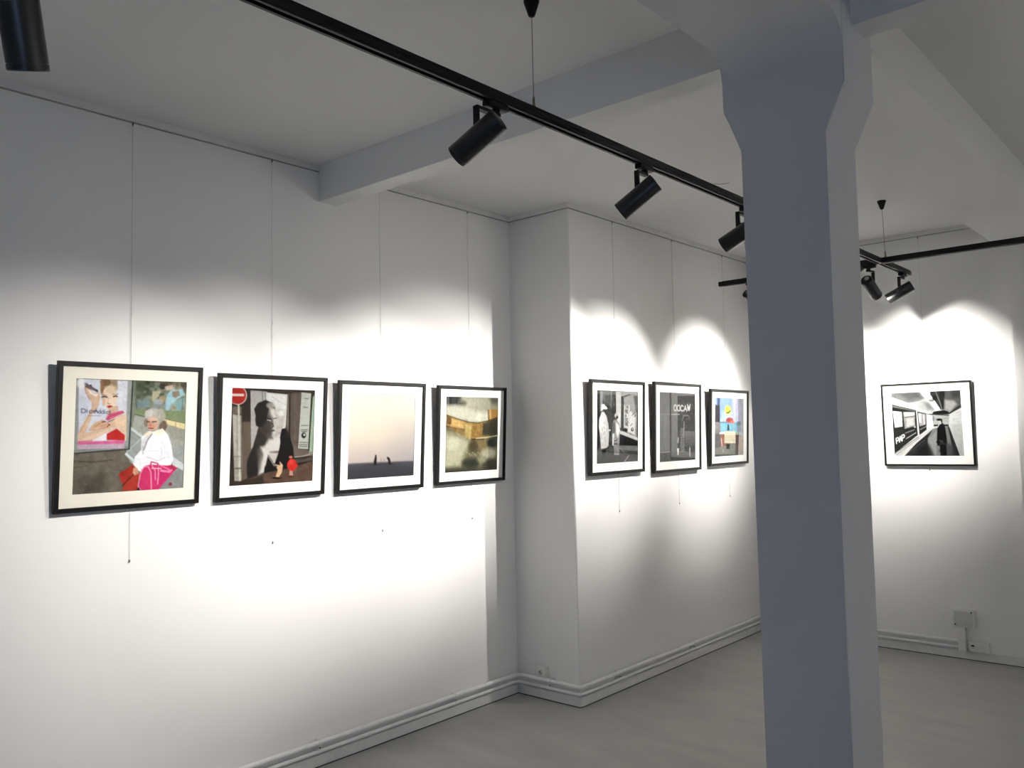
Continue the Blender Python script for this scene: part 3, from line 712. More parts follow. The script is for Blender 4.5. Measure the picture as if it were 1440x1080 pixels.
# 2 -- street scene with a no-entry sign, a large portrait in a window and a walker with a red bag
def art2():
    p = Paint(220, [(327.3, 543.6), (446.1, 548.9), (441.6, 678.2), (322.7, 685.0)], (58, 50, 46))
    A = (320, 540, 7.2); B = (370, 540, 7.2)
    p.noise(14, 10, 11); p.noise(40, 7, 12)
    p.view = A
    p.poly([(165, 370), (252, 370), (255, 680), (205, 800), (210, 960), (150, 990)], (110, 96, 84), 10)
    p.poly([(165, 150), (252, 60), (252, 380), (165, 380)], (62, 52, 48), 14)
    p.poly([(55, 220), (150, 225), (152, 300), (55, 300)], (120, 108, 98), 8); p.poly([(60, 300), (156, 318), (158, 800), (150, 990), (78, 990)], (166, 160, 152), 6)
    p.poly([(62, 310), (100, 320), (95, 740), (70, 740)], (188, 184, 176), 12, .7); p.line([(122, 205), (128, 600), (132, 990)], 18, (196, 194, 178), 4); p.line([(150, 320), (150, 900)], 8, (110, 100, 92), 6)
    p.line([(60, 735), (155, 740)], 6, (120, 110, 102), 5); p.line([(62, 862), (152, 860)], 10, (100, 88, 80), 6); p.noise(50, 8, 13, (p.U < .14) * 1.0)
    p.ell((115, 108), 95, 98, (206, 190, 182), 3); p.ell((113, 108), 87, 90, (188, 44, 38), 3); p.poly([(40, 88), (178, 92), (178, 118), (40, 114)], (222, 204, 194), 3)
    p.poly([(245, 58), (415, 72), (415, 500), (330, 600), (250, 665)], (172, 168, 168), 4); p.line([(365, 75), (372, 170)], 10, (120, 116, 116), 5); p.line([(395, 75), (400, 170)], 8, (128, 124, 124), 5)
    p.view = B
    p.poly([(45, 80), (264, 106), (248, 420), (180, 680), (60, 695)], (196, 194, 192), 4)
    p.poly([(60, 90), (255, 112), (250, 260), (60, 200)], (214, 214, 214), 26, .8); p.poly([(130, 300), (240, 330), (180, 560), (140, 540)], (176, 170, 162), 24, .8)
    msk = np.exp(-(((p.U - .58) / .09) ** 2 + ((p.V - .5) / .2) ** 2)); p.noise(30, 26, 14, msk)
    p.line([(100, 120), (200, 190), (255, 210)], 4, (170, 168, 166), 4); p.ell((200, 300), 28, 30, (220, 218, 216), 16, .8)
    p.poly([(80, 680), (180, 680), (170, 705), (80, 705)], (112, 100, 92), 5); p.poly([(60, 705), (170, 705), (140, 820), (100, 810)], (190, 184, 178), 8)
    p.poly([(264, 100), (410, 85), (372, 670), (330, 735), (300, 560), (262, 470)], (94, 82, 74), 5); p.line([(272, 108), (262, 450)], 14, (120, 108, 100), 5); p.line([(290, 110), (284, 540)], 14, (38, 32, 30), 4); p.line([(350, 100), (340, 560)], 26, (106, 92, 84), 12, .8)
    p.poly([(330, 600), (372, 665), (480, 680), (520, 700), (520, 740), (330, 740)], (108, 96, 88), 6)
    p.poly([(525, 140), (548, 100), (520, 700), (482, 706)], (146, 166, 146), 6); p.line([(515, 120), (480, 690)], 14, (52, 46, 40), 5)
    p.poly([(410, 85), (508, 96), (474, 670), (372, 662)], (172, 176, 168), 3)
    for y, x0, x1 in ((148, 440, 478), (238, 432, 474), (425, 405, 475), (470, 400, 468), (488, 405, 462), (598, 390, 470), (622, 385, 464), (640, 388, 462)):
        p.line([(x0, y), (x1, y + 3)], 9, (96, 98, 96), 5, .85)
    p.ell((430, 528), 25, 30, (34, 34, 36), 4); p.ell((436, 522), 11, 12, (176, 178, 172), 4)
    p.line([(335, 748), (430, 740), (520, 712)], 8, (168, 158, 148), 4); p.line([(330, 790), (430, 790), (520, 765)], 30, (90, 78, 70), 8); p.line([(340, 822), (430, 806), (520, 785)], 7, (44, 38, 34), 4)
    # portrait
    p.view = A
    p.poly([(330, 430), (470, 540), (500, 600), (420, 640), (380, 640), (300, 640), (260, 670)], (58, 52, 50), 16)
    p.poly([(382, 640), (430, 560), (560, 545), (560, 670), (470, 690), (440, 700), (400, 760)], (204, 200, 196), 40)
    p.poly([(212, 800), (240, 700), (300, 640), (350, 620), (392, 660), (378, 800), (345, 925), (225, 965), (205, 900)], (46, 40, 40), 22)
    p.poly([(300, 660), (352, 640), (372, 700), (350, 800), (330, 860)], (104, 98, 94), 44, .8)
    p.poly([(345, 640), (392, 640), (440, 700), (412, 790), (384, 905), (325, 930), (350, 800), (372, 720)], (206, 202, 198), 30)
    p.poly([(330, 800), (352, 720), (366, 740), (350, 860), (322, 925)], (150, 144, 140), 40, .7)
    p.poly([(425, 720), (490, 820), (520, 900), (390, 925), (408, 800)], (40, 35, 32), 5); p.line([(415, 720), (490, 840)], 8, (180, 170, 162), 4)
    p.poly([(335, 330), (432, 230), (500, 255), (512, 340), (498, 420), (488, 480), (462, 540), (410, 550), (340, 470)], (104, 96, 92), 10)
    p.poly([(440, 240), (500, 250), (516, 345), (500, 420), (492, 480), (462, 535), (470, 440), (478, 350), (450, 310)], (206, 200, 196), 34)
    p.poly([(420, 400), (455, 392), (462, 470), (430, 500)], (132, 124, 118), 50, .7)
    p.poly([(345, 380), (430, 340), (470, 400), (450, 520), (390, 540), (340, 470)], (60, 53, 50), 50, .8)
    p.poly([(282, 250), (320, 190), (400, 158), (470, 190), (500, 250), (440, 236), (420, 300), (408, 370), (370, 440), (330, 440), (300, 420), (292, 350), (300, 330)], (44, 38, 36), 10)
    p.ell((455, 215), 48, 34, (180, 176, 172), 24, .8); p.line([(422, 368), (448, 374)], 12, (196, 192, 188), 5); p.line([(415, 352), (458, 356)], 9, (30, 26, 26), 5); p.line([(485, 352), (512, 346)], 8, (60, 54, 52), 5); p.ell((432, 376), 7, 8, (30, 26, 26), 3)
    p.line([(470, 400), (482, 430), (462, 442)], 9, (50, 44, 42), 6); p.line([(455, 478), (490, 474)], 11, (60, 50, 48), 5)
    # pavement and walker
    p.poly([(0, 1060), (0, 1010), (150, 990), (420, 905), (600, 860), (600, 1060)], (92, 74, 60), 5)
    p.poly([(0, 1060), (0, 1015), (160, 990), (370, 940), (390, 1030)], (60, 52, 46), 10, .9)
    p.view = B
    p.poly([(20, 950), (200, 880), (400, 830), (525, 790), (515, 1010), (20, 1040)], (98, 76, 62), 8); p.noise(36, 8, 15, (p.V > .8) * 1.0)
    p.poly([(205, 460), (240, 450), (262, 490), (272, 535), (300, 580), (318, 640), (326, 745), (280, 860), (215, 872), (196, 780), (172, 818), (130, 815), (172, 700), (190, 600), (186, 545)], (24, 21, 22), 4)
    p.poly([(180, 790), (215, 830), (206, 900), (172, 958), (140, 950), (165, 880), (148, 850), (190, 830)], (216, 176, 140), 4); p.line([(140, 830), (200, 840)], 9, (216, 190, 160), 4); p.poly([(285, 880), (315, 890), (320, 940), (280, 935)], (190, 140, 120), 4)
    p.ell((150, 962), 50, 10, (44, 26, 18), 8); p.ell((300, 948), 25, 9, (90, 24, 26), 6); p.poly([(30, 840), (130, 845), (120, 890), (20, 910)], (30, 26, 24), 6)
    p.ell((308, 830), 48, 62, (214, 44, 36), 4); p.poly([(345, 800), (372, 838), (340, 870)], (206, 44, 36), 4); p.ell((298, 750), 20, 14, (190, 110, 90), 5); p.ell((300, 800), 20, 24, (230, 76, 60), 16, .7)
    p.noise(80, 4, 16)
    return p
# 3 -- two small dark figures on a pale misty beach
def art3():
    p = Paint(150, [(494.2, 551.2), (585, 555.3), (583.3, 670.8), (489.7, 675)], (246, 236, 222)); p.grain = .15
    U, V = p.U, p.V
    top = np.array([250, 244, 230.]); mid = np.array([238, 222, 206.]); low = np.array([206, 192, 188.]); rt = np.array([176, 170, 176.])
    t = np.clip(V / .5, 0, 1)[..., None]; a = top * (1 - t) + mid * t
    t2 = np.clip((V - .5) / .3, 0, 1)[..., None]; a = a * (1 - t2) + low * t2
    w = (np.clip(U - .45, 0, 1) * 1.3 * np.clip(V - .15, 0, 1) * 1.6)[..., None]; w = np.clip(w, 0, .75); a = a * (1 - w) + rt * w
    p.a = a
    p.view = (460, 520, 6)
    p.poly([(150, 790), (400, 782), (780, 776), (780, 960), (150, 960)], (92, 92, 100), 14)
    p.poly([(150, 830), (780, 815), (780, 960), (150, 960)], (74, 76, 84), 40)
    p.noise(30, 4, 21, (V > .78) * 1.0)
    p.line([(330, 806), (580, 802)], 8, (60, 56, 58), 8, .8)
    p.poly([(412, 745), (418, 716), (428, 718), (430, 760), (424, 806), (408, 806), (404, 775)], (40, 30, 28), 3)
    p.poly([(512, 742), (524, 736), (540, 750), (550, 804), (526, 806), (526, 770)], (40, 32, 30), 3)
    p.line([(466, 752), (467, 780)], 5, (150, 130, 122), 3); p.line([(490, 748), (491, 774)], 5, (160, 140, 132), 3)
    return p
# 4 -- curved golden facade in mist
def art4():
    p = Paint(180, [(628.1, 555.9), (702.5, 558.9), (701.5, 661.6), (626.7, 665.9)], (168, 166, 146))
    p.view = (600, 530, 6.75)
    p.poly([(180, 170), (340, 175), (340, 255), (180, 270)], (74, 76, 72), 30); p.line([(240, 175), (235, 245)], 14, (40, 44, 50), 8); p.line([(300, 180), (296, 240)], 12, (48, 50, 50), 8); p.line([(212, 175), (210, 250)], 12, (120, 122, 128), 8)
    p.ell((430, 240), 110, 60, (190, 186, 168), 60, .8); p.poly([(600, 185), (700, 190), (700, 260), (640, 250)], (88, 86, 74), 50, .9); p.ell((345, 245), 40, 25, (90, 88, 74), 30, .8)
    p.poly([(190, 260), (330, 270), (480, 320), (600, 330), (600, 420), (480, 435), (330, 400), (195, 355)], (212, 210, 192), 40, .9); p.ell((510, 375), 34, 34, (222, 220, 204), 16, .8)
    p.poly([(185, 440), (700, 540), (700, 930), (175, 930)], (120, 116, 90), 30)
    p.poly([(592, 310), (695, 303), (695, 392), (600, 412)], (190, 142, 76), 6); p.line([(618, 312), (622, 400)], 14, (226, 190, 128), 8); p.line([(595, 310), (602, 410)], 8, (90, 66, 40), 5)
    p.poly([(196, 355), (300, 395), (400, 425), (490, 436), (600, 415), (695, 382), (695, 545), (560, 585), (440, 600), (350, 560), (196, 460)], (168, 134, 74), 4)
    p.poly([(240, 380), (370, 425), (360, 490), (240, 460)], (214, 176, 108), 22, .9); p.poly([(200, 360), (245, 380), (240, 450), (200, 440)], (120, 84, 48), 14, .9); p.poly([(440, 445), (540, 440), (540, 560), (440, 580)], (160, 124, 62), 20, .8)
    p.poly([(550, 440), (695, 386), (695, 600), (610, 560), (540, 560)], (62, 60, 46), 26, .95); p.line([(196, 355), (300, 394), (400, 424), (490, 436), (600, 414), (695, 382)], 6, (70, 60, 42), 4)
    p.line([(196, 462), (300, 490), (380, 500)], 8, (84, 62, 36), 6); p.poly([(200, 470), (380, 495), (420, 560), (330, 560)], (140, 116, 66), 16, .9)
    p.poly([(370, 440), (440, 450), (430, 600), (380, 560)], (196, 176, 110), 18, .85)
    p.line([(440, 595), (560, 590)], 12, (56, 48, 34), 8, .9); p.line([(480, 585), (580, 578), (690, 558)], 8, (216, 206, 160), 5)
    p.noise(40, 14, 31, ((p.V > .3) * (p.V < .62)) * 1.0)
    p.poly([(180, 520), (330, 560), (430, 620), (380, 720), (330, 850), (180, 880)], (190, 188, 160), 60, .95); p.ell((260, 640), 60, 60, (208, 206, 182), 40, .8)
    p.ell((460, 660), 50, 60, (84, 74, 48), 40, .9); p.poly([(480, 600), (580, 600), (600, 720), (540, 740)], (140, 118, 72), 30, .8); p.ell((640, 630), 52, 46, (46, 48, 42), 36, .95)
    p.ell((600, 730), 70, 50, (184, 180, 156), 40, .9); p.ell((430, 825), 80, 48, (56, 60, 48), 40, .95); p.ell((630, 840), 80, 55, (66, 66, 54), 40, .95); p.ell((540, 790), 40, 36, (158, 154, 128), 30, .8)
    p.poly([(175, 870), (700, 870), (700, 930), (175, 930)], (64, 60, 48), 40, .85)
    for k in range(8): p.ell((400 + k * 17, 722 + (k % 3) * 12), 5, 5, (210, 196, 130), 5, .8)
    p.noise(60, 7, 32)
    return p
# 5 -- black and white: two women in light coats at a shop window
def art5():
    p = Paint(170, [(841.8, 548.9), (898.1, 551.6), (898.1, 649.2), (841.8, 651.9)], (74, 74, 74))
    p.view = (838, 545, 9.818)
    p.noise(20, 22, 41); p.noise(50, 20, 42)
    p.poly([(30, 30), (80, 40), (80, 840), (30, 900)], (42, 42, 42), 10); p.poly([(85, 50), (130, 60), (110, 300), (85, 300)], (140, 140, 140), 14, .8)
    p.poly([(130, 60), (220, 60), (215, 240), (130, 200)], (96, 96, 96), 12, .8); p.line([(232, 50), (230, 330)], 14, (128, 128, 128), 6); p.poly([(180, 290), (290, 290), (280, 600), (190, 560)], (66, 66, 66), 10, .8)
    p.poly([(295, 60), (370, 60), (365, 560), (340, 560), (298, 400)], (190, 190, 190), 6); p.poly([(300, 350), (360, 350), (350, 520), (310, 480)], (214, 214, 214), 20, .8)
    p.poly([(365, 90), (405, 90), (400, 580), (362, 590)], (66, 66, 66), 6); p.poly([(360, 60), (590, 60), (590, 110), (470, 100), (400, 150), (365, 140)], (150, 150, 150), 8); p.line([(370, 140), (480, 105)], 10, (40, 40, 40), 6)
    p.poly([(402, 150), (470, 118), (592, 100), (592, 690), (560, 690), (402, 570)], (150, 150, 150), 5); p.poly([(402, 250), (480, 250), (470, 640), (402, 560)], (196, 196, 196), 20); p.poly([(480, 300), (560, 420), (550, 660), (460, 620)], (206, 206, 206), 20)
    p.poly([(530, 120), (592, 110), (592, 400), (560, 330)], (90, 90, 90), 20, .8); p.line([(585, 300), (580, 690)], 16, (60, 60, 60), 6)
    for k, wd in enumerate(('IM', 'RE', 'A', 'DC', 'RE')):
        p.text(wd, (418, 255 + k * 58), (17, 2), (0, 40), 8, (84, 84, 84), .35)
    for x, y in ((520, 380), (550, 400), (490, 320), (500, 520), (540, 360)): p.line([(x - 10, y + 14), (x + 12, y - 14)], 9, (96, 96, 96), 5)
    p.ell((515, 585), 18, 26, (40, 40, 40), 5); p.ell((518, 580), 8, 9, (220, 220, 220), 4); p.ell((420, 590), 34, 26, (48, 48, 48), 10)
    p.poly([(345, 600), (400, 610), (592, 700), (592, 740), (345, 640)], (196, 196, 196), 5); p.poly([(345, 645), (592, 745), (592, 810), (345, 800)], (34, 34, 34), 5); p.poly([(345, 800), (592, 808), (592, 880), (345, 870)], (112, 112, 112), 8)
    p.line([(350, 880), (592, 910)], 30, (40, 40, 40), 10); p.poly([(30, 850), (340, 870), (592, 920), (592, 1060), (30, 1060)], (88, 88, 88), 10); p.noise(46, 14, 43, (p.V > .8) * 1.0)
    p.line([(470, 940), (410, 1025)], 9, (180, 180, 180), 4); p.line([(345, 840), (400, 880)], 6, (160, 160, 160), 4)
    p.poly([(110, 338), (140, 345), (170, 400), (196, 520), (205, 640), (196, 800), (170, 832), (100, 846), (82, 640), (70, 560), (76, 440)], (190, 190, 190), 5)
    p.poly([(76, 440), (110, 345), (135, 360), (125, 480), (100, 560), (72, 560)], (224, 224, 224), 16, .9); p.noise(44, 30, 44, np.exp(-(((p.U - .17) / .09) ** 2 + ((p.V - .58) / .17) ** 2)))
    p.ell((135, 285), 38, 22, (224, 224, 224), 5, 1, -.25); p.ell((125, 252), 24, 16, (214, 214, 214), 5); p.line([(95, 318), (178, 292)], 12, (200, 200, 200), 4); p.ell((140, 318), 20, 16, (54, 54, 54), 6)
    p.poly([(115, 845), (165, 835), (165, 900), (115, 900)], (40, 40, 40), 5)
    p.poly([(268, 455), (300, 452), (340, 500), (352, 600), (340, 780), (340, 930), (275, 930), (268, 800), (248, 790), (245, 640), (250, 500)], (150, 150, 150), 5); p.poly([(295, 480), (335, 520), (350, 600), (320, 700), (300, 640)], (224, 224, 224), 12); p.poly([(250, 500), (280, 480), (285, 620), (250, 640)], (104, 104, 104), 10)
    p.ell((300, 390), 24, 32, (180, 180, 180), 6); p.ell((312, 415), 14, 22, (54, 54, 54), 6); p.poly([(250, 640), (275, 640), (265, 800), (248, 795)], (214, 214, 214), 6); p.ell((290, 722), 18, 18, (60, 60, 60), 4); p.ell((288, 716), 10, 9, (228, 228, 228), 3); p.line([(268, 778), (312, 776)], 9, (50, 50, 50), 4)
    p.poly([(275, 790), (340, 780), (338, 930), (280, 930)], (132, 132, 132), 6); p.line([(275, 918), (332, 920)], 8, (190, 190, 190), 4); p.ell((210, 590), 18, 12, (200, 200, 200), 5)
    p.poly([(38, 45), (592, 70), (592, 120), (38, 95)], (150, 150, 150), 10, .35)
    return p
# 6 -- black and white: shuttered doorway with a lettered sign
def art6():
    p = Paint(150, [(931.1, 553.1), (978.3, 554.6), (978.3, 644.7), (931.1, 647.9)], (110, 110, 110))
    p.view = (910, 525, 7.2)
    p.poly([(140, 190), (262, 190), (262, 900), (140, 900)], (116, 116, 116), 5); p.poly([(150, 780), (262, 775), (270, 900), (140, 900)], (82, 82, 82), 8); p.line([(150, 790), (262, 782)], 7, (150, 150, 150), 4); p.noise(50, 16, 52, ((p.V > .86) * (p.U < .4)) * 1.0)
    p.line([(152, 420), (250, 420)], 6, (140, 140, 140), 4); p.line([(205, 440), (205, 740)], 16, (130, 130, 130), 12, .8)
    p.line([(258, 205), (258, 840)], 14, (34, 34, 34), 3); p.poly([(268, 205), (500, 205), (500, 250), (325, 245), (325, 800), (268, 830)], (118, 118, 118), 4)
    p.poly([(325, 240), (500, 232), (500, 790), (325, 770)], (46, 46, 46), 4); p.noise(44, 42, 53, ((p.U > .52) * (p.V > .08) * (p.V < .88)) * 1.0)
    p.poly([(260, 830), (500, 845), (500, 870), (260, 865)], (40, 40, 40), 5); p.poly([(262, 780), (500, 790), (500, 845), (262, 832)], (104, 104, 104), 5)
    p.text('OOCA', (290, 330), (25, 1), (0, 52), 9, (206, 206, 206), .28); p.text('W', (418, 322), (26, 0), (0, 56), 10, (214, 214, 214), .3); p.line([(265, 420), (345, 418)], 5, (190, 190, 190), 4)
    p.line([(370, 480), (380, 430), (430, 430), (436, 460)], 8, (150, 150, 150), 5, .8)
    for k in range(11): p.line([(398, 588 + k * 13), (486, 590 + k * 13)], 5, (160 - 6 * k, 160 - 6 * k, 160 - 6 * k), 3, .85)
    for k in range(14): p.line([(352, 560 + k * 17), (388, 560 + k * 17)], 6, (168, 168, 168), 3, .8)
    p.line([(385, 500), (382, 620)], 18, (150, 150, 150), 8, .8); p.poly([(318, 750), (338, 750), (332, 815), (324, 815)], (220, 220, 220), 4); p.line([(440, 745), (440, 820)], 12, (196, 196, 196), 4); p.line([(330, 650), (328, 690)], 14, (200, 200, 200), 5, .8)
    return p
# 7 -- still life on a balcony with a yellow ball and red flower
def art7():
    p = Paint(140, [(1007.2, 558.3), (1047.5, 559.2), (1046.8, 641.9), (1006.5, 644.7)], (170, 188, 224))
    p.view = (1000, 550, 10.8)
    p.poly([(80, 90), (340, 90), (340, 480), (150, 480)], (138, 172, 226), 20); p.poly([(200, 300), (430, 300), (430, 480), (160, 480)], (176, 196, 226), 40)
    p.poly([(340, 90), (520, 90), (520, 640), (350, 480)], (190, 192, 216), 12); p.line([(380, 95), (380, 470)], 22, (206, 208, 226), 10); p.poly([(430, 95), (485, 95), (480, 640), (430, 620)], (150, 154, 176), 8); p.poly([(485, 95), (520, 95), (510, 1000), (480, 700)], (178, 172, 176), 8); p.line([(462, 110), (490, 200), (495, 640)], 8, (112, 112, 126), 6)
    p.poly([(155, 475), (425, 475), (430, 640), (160, 640)], (120, 184, 208), 8); p.line([(155, 480), (260, 478)], 12, (104, 130, 146), 6); p.poly([(410, 465), (465, 465), (465, 530), (410, 530)], (88, 112, 128), 6); p.poly([(410, 530), (465, 530), (460, 630), (410, 630)], (124, 148, 168), 10)
    p.poly([(70, 90), (82, 90), (82, 210), (72, 210)], (50, 60, 80), 4); p.poly([(118, 92), (160, 92), (155, 212), (118, 210)], (66, 84, 124), 4); p.poly([(75, 205), (155, 205), (155, 480), (75, 480)], (58, 54, 62), 6); p.poly([(72, 480), (160, 480), (165, 640), (150, 900), (70, 900)], (138, 134, 138), 14); p.poly([(72, 660), (160, 660), (170, 900), (70, 900)], (92, 92, 96), 16)
    p.ell((278, 285), 50, 72, (216, 214, 70), 8); p.ell((295, 250), 24, 24, (232, 230, 120), 12, .8); p.line([(258, 328), (285, 325), (312, 298)], 12, (62, 70, 40), 5); p.ell((262, 262), 12, 12, (150, 150, 50), 6)
    p.ell((300, 445), 55, 42, (200, 72, 70), 8); p.ell((285, 440), 26, 20, (160, 40, 46), 10, .8); p.ell((345, 475), 30, 26, (222, 128, 122), 8)
    p.poly([(268, 510), (288, 510), (300, 600), (262, 612)], (44, 62, 92), 5); p.line([(362, 500), (360, 610)], 14, (168, 190, 196), 8)
    p.poly([(150, 640), (230, 625), (230, 665), (150, 665)], (236, 234, 230), 5); p.poly([(390, 630), (450, 630), (450, 660), (390, 660)], (146, 170, 140), 6)
    p.poly([(160, 665), (450, 665), (440, 860), (200, 880), (160, 860)], (150, 96, 84), 10); p.poly([(225, 620), (390, 620), (388, 810), (220, 805)], (216, 208, 184), 5)
    for k in range(4): p.line([(225, 690 + k * 25), (388, 692 + k * 25)], 6, (184, 168, 130), 4)
    p.line([(175, 740), (190, 880)], 16, (214, 190, 176), 6); p.poly([(75, 890), (390, 810), (385, 1000), (70, 1010)], (132, 132, 124), 10); p.poly([(245, 815), (305, 815), (300, 905), (250, 900)], (40, 40, 38), 5); p.poly([(305, 810), (390, 806), (384, 980), (300, 980)], (118, 124, 116), 6); p.line([(200, 910), (205, 945)], 7, (220, 214, 190), 4)
    p.poly([(390, 680), (440, 680), (430, 990), (385, 1000)], (70, 48, 46), 8); p.poly([(440, 660), (505, 700), (500, 990), (425, 985)], (178, 160, 152), 10); p.poly([(70, 985), (380, 985), (380, 1030), (70, 1030)], (60, 60, 58), 8)
    p.noise(50, 8, 71)
    return p
# 8 -- black and white: figure with a beret in an underground passage
def art8():
    p = Paint(220, [(1252, 552.9), (1350.1, 549), (1354.9, 640.7), (1256.8, 640.8)], (212, 212, 212))
    p.view = (1248, 545, 10.8)
    p.poly([(40, 75), (480, 65), (560, 170), (480, 210), (300, 240), (45, 150)], (128, 130, 130), 30); p.poly([(150, 90), (450, 70), (500, 150), (330, 190)], (92, 94, 94), 50, .8)
    p.poly([(45, 150), (300, 240), (430, 260), (430, 340), (45, 255)], (226, 226, 226), 24)
    p.poly([(480, 210), (580, 180), (700, 330), (690, 380), (480, 340), (430, 280)], (178, 180, 180), 40); p.poly([(540, 230), (620, 230), (700, 340), (600, 330)], (120, 122, 122), 40, .7)
    p.poly([(480, 66), (650, 60), (640, 120), (720, 210), (820, 360), (770, 380), (620, 220), (530, 130)], (244, 244, 244), 10)
    p.poly([(640, 62), (760, 55), (830, 200), (840, 340), (800, 340), (700, 190), (640, 110)], (60, 60, 60), 8); p.line([(720, 62), (770, 180), (820, 330)], 10, (150, 150, 150), 5); p.ell((710, 165), 36, 34, (24, 24, 24), 12); p.ell((660, 200), 44, 20, (110, 110, 110), 10, .8)
    p.line([(540, 120), (590, 110), (660, 200)], 10, (150, 150, 150), 8, .8); p.line([(590, 125), (640, 170)], 18, (250, 250, 250), 8)
    p.poly([(750, 55), (1100, 45), (1120, 240), (960, 380), (850, 340), (835, 190)], (96, 96, 96), 24); p.poly([(760, 60), (860, 60), (850, 330), (830, 330)], (34, 34, 34), 18, .9); p.poly([(860, 190), (1000, 200), (1050, 260), (950, 370), (860, 330)], (176, 176, 176), 40, .9); p.poly([(960, 60), (1100, 50), (1110, 150), (980, 160)], (60, 60, 60), 50, .8)
    p.poly([(670, 400), (690, 370), (760, 355), (850, 345), (920, 370), (935, 400), (900, 412), (700, 415)], (34, 34, 34), 10)
    p.poly([(650, 410), (930, 410), (930, 560), (690, 570), (640, 520)], (176, 178, 178), 6); p.line([(590, 405), (930, 425)], 14, (60, 60, 60), 5); p.line([(660, 470), (930, 470)], 5, (140, 140, 140), 4); p.line([(690, 440), (690, 500)], 14, (120, 120, 120), 6)
    p.poly([(690, 565), (920, 560), (920, 590), (690, 590)], (44, 44, 44), 6)
    p.poly([(920, 390), (1120, 240), (1125, 300), (930, 410)], (60, 60, 60), 6); p.poly([(930, 410), (1125, 300), (1180, 1040), (1080, 1040), (920, 600)], (208, 210, 210), 6); p.poly([(940, 560), (1130, 540), (1170, 1040), (1085, 1030)], (190, 192, 192), 40, .8)
    for k in range(4): p.line([(1000, 400 + k * 40), (1130, 360 + k * 50)], 5, (170, 172, 172), 5, .7)
    # posters
    p.poly([(48, 255), (425, 345), (450, 720), (110, 985), (75, 1040)], (40, 40, 40), 5); p.poly([(48, 265), (415, 350), (415, 372), (50, 300)], (120, 120, 120), 8); p.line([(60, 300), (410, 365)], 6, (60, 60, 60), 4)
    for y in (0, 85, 170):
        p.poly([(66 + y * .13, 355 + y), (205 + y * .05, 372 + y * .88), (212 + y * .03, 440 + y * .88), (78 + y * .13, 438 + y * 1.0)], (232, 232, 232), 5)
        for q in range(3): p.line([(92 + q * 36 + y * .1, 395 + y * .95), (108 + q * 36 + y * .1, 420 + y * .95)], 7, (150, 150, 150), 5)
    p.poly([(225, 372), (405, 372), (412, 580), (250, 630)], (150, 150, 150), 8); p.poly([(240, 375), (400, 378), (400, 430), (250, 440)], (222, 222, 222), 16); p.poly([(270, 470), (390, 460), (400, 570), (280, 600)], (186, 186, 186), 20); p.noise(60, 22, 82, np.exp(-(((p.U - .25) / .08) ** 2 + ((p.V - .47) / .12) ** 2)))
    p.line([(245, 455), (400, 430)], 10, (70, 70, 70), 6); p.line([(215, 380), (240, 600)], 16, (30, 30, 30), 8)
    p.line([(260, 690), (395, 640)], 12, (150, 150, 150), 5); p.line([(270, 775), (420, 685)], 8, (226, 226, 226), 3); p.ell((405, 598), 14, 10, (210, 210, 210), 5)
    p.text('PAP', (118, 770), (36, -18), (6, 78), 16, (240, 240, 240), .22)
    p.poly([(425, 340), (445, 345), (475, 735), (455, 745)], (220, 220, 220), 4); p.poly([(442, 365), (580, 395), (585, 640), (475, 720)], (46, 46, 46), 5); p.poly([(455, 385), (570, 405), (572, 560), (475, 590)], (160, 160, 160), 10); p.poly([(455, 390), (500, 395), (505, 540), (470, 530)], (226, 226, 226), 12, .8); p.line([(480, 640), (580, 590)], 12, (150, 150, 150), 5); p.line([(540, 410), (550, 560)], 10, (226, 226, 226), 6)
    p.poly([(585, 400), (660, 430), (690, 600), (590, 660)], (232, 232, 232), 8)
    p.poly([(455, 745), (690, 600), (700, 625), (300, 900), (180, 1040), (110, 1040), (110, 985)], (200, 200, 200), 5); p.line([(110, 985), (460, 745)], 9, (90, 90, 90), 5); p.line([(130, 1010), (470, 765)], 7, (130, 130, 130), 5)
    # floor and dado
    p.poly([(700, 620), (920, 590), (1085, 1040), (400, 1040), (600, 760)], (128, 130, 130), 8); p.poly([(600, 770), (750, 650), (730, 1040), (640, 1040)], (160, 162, 162), 40, .8)
    p.poly([(690, 622), (600, 770), (600, 1040), (240, 1040), (420, 850)], (44, 44, 44), 8); p.line([(260, 1020), (560, 790)], 5, (130, 130, 130), 4); p.line([(320, 1030), (570, 830)], 4, (110, 110, 110), 4); p.poly([(480, 900), (620, 860), (700, 1040), (380, 1040)], (36, 36, 36), 50, .8)
    p.poly([(905, 590), (930, 600), (1090, 1040), (1000, 1040)], (50, 50, 50), 6); p.poly([(870, 830), (990, 880), (1040, 1040), (890, 1040)], (70, 72, 72), 40, .7)
    # figure
    p.poly([(780, 545), (830, 540), (860, 580), (880, 700), (895, 835), (880, 860), (890, 960), (885, 1040), (795, 1040), (790, 960), (770, 970), (765, 955), (785, 940), (780, 880), (745, 880), (742, 840), (725, 830), (740, 800), (745, 640), (752, 590)], (18, 18, 18), 4)
    p.ell((795, 520), 28, 30, (196, 196, 196), 6); p.ell((812, 515), 12, 24, (40, 40, 40), 6); p.ell((778, 490), 46, 17, (20, 20, 20), 5); p.line([(752, 600), (775, 560), (800, 548)], 10, (228, 228, 228), 5)
    p.line([(780, 790), (810, 830), (830, 800)], 8, (120, 120, 120), 5); p.line([(790, 850), (870, 850)], 12, (90, 90, 90), 6)
    p.noise(90, 6, 83)
    return p

def srgb2lin(a):
    a = np.clip(a / 255.0, 0, 1)
    return np.where(a <= .04045, a / 12.92, ((a + .055) / 1.055) ** 2.4)

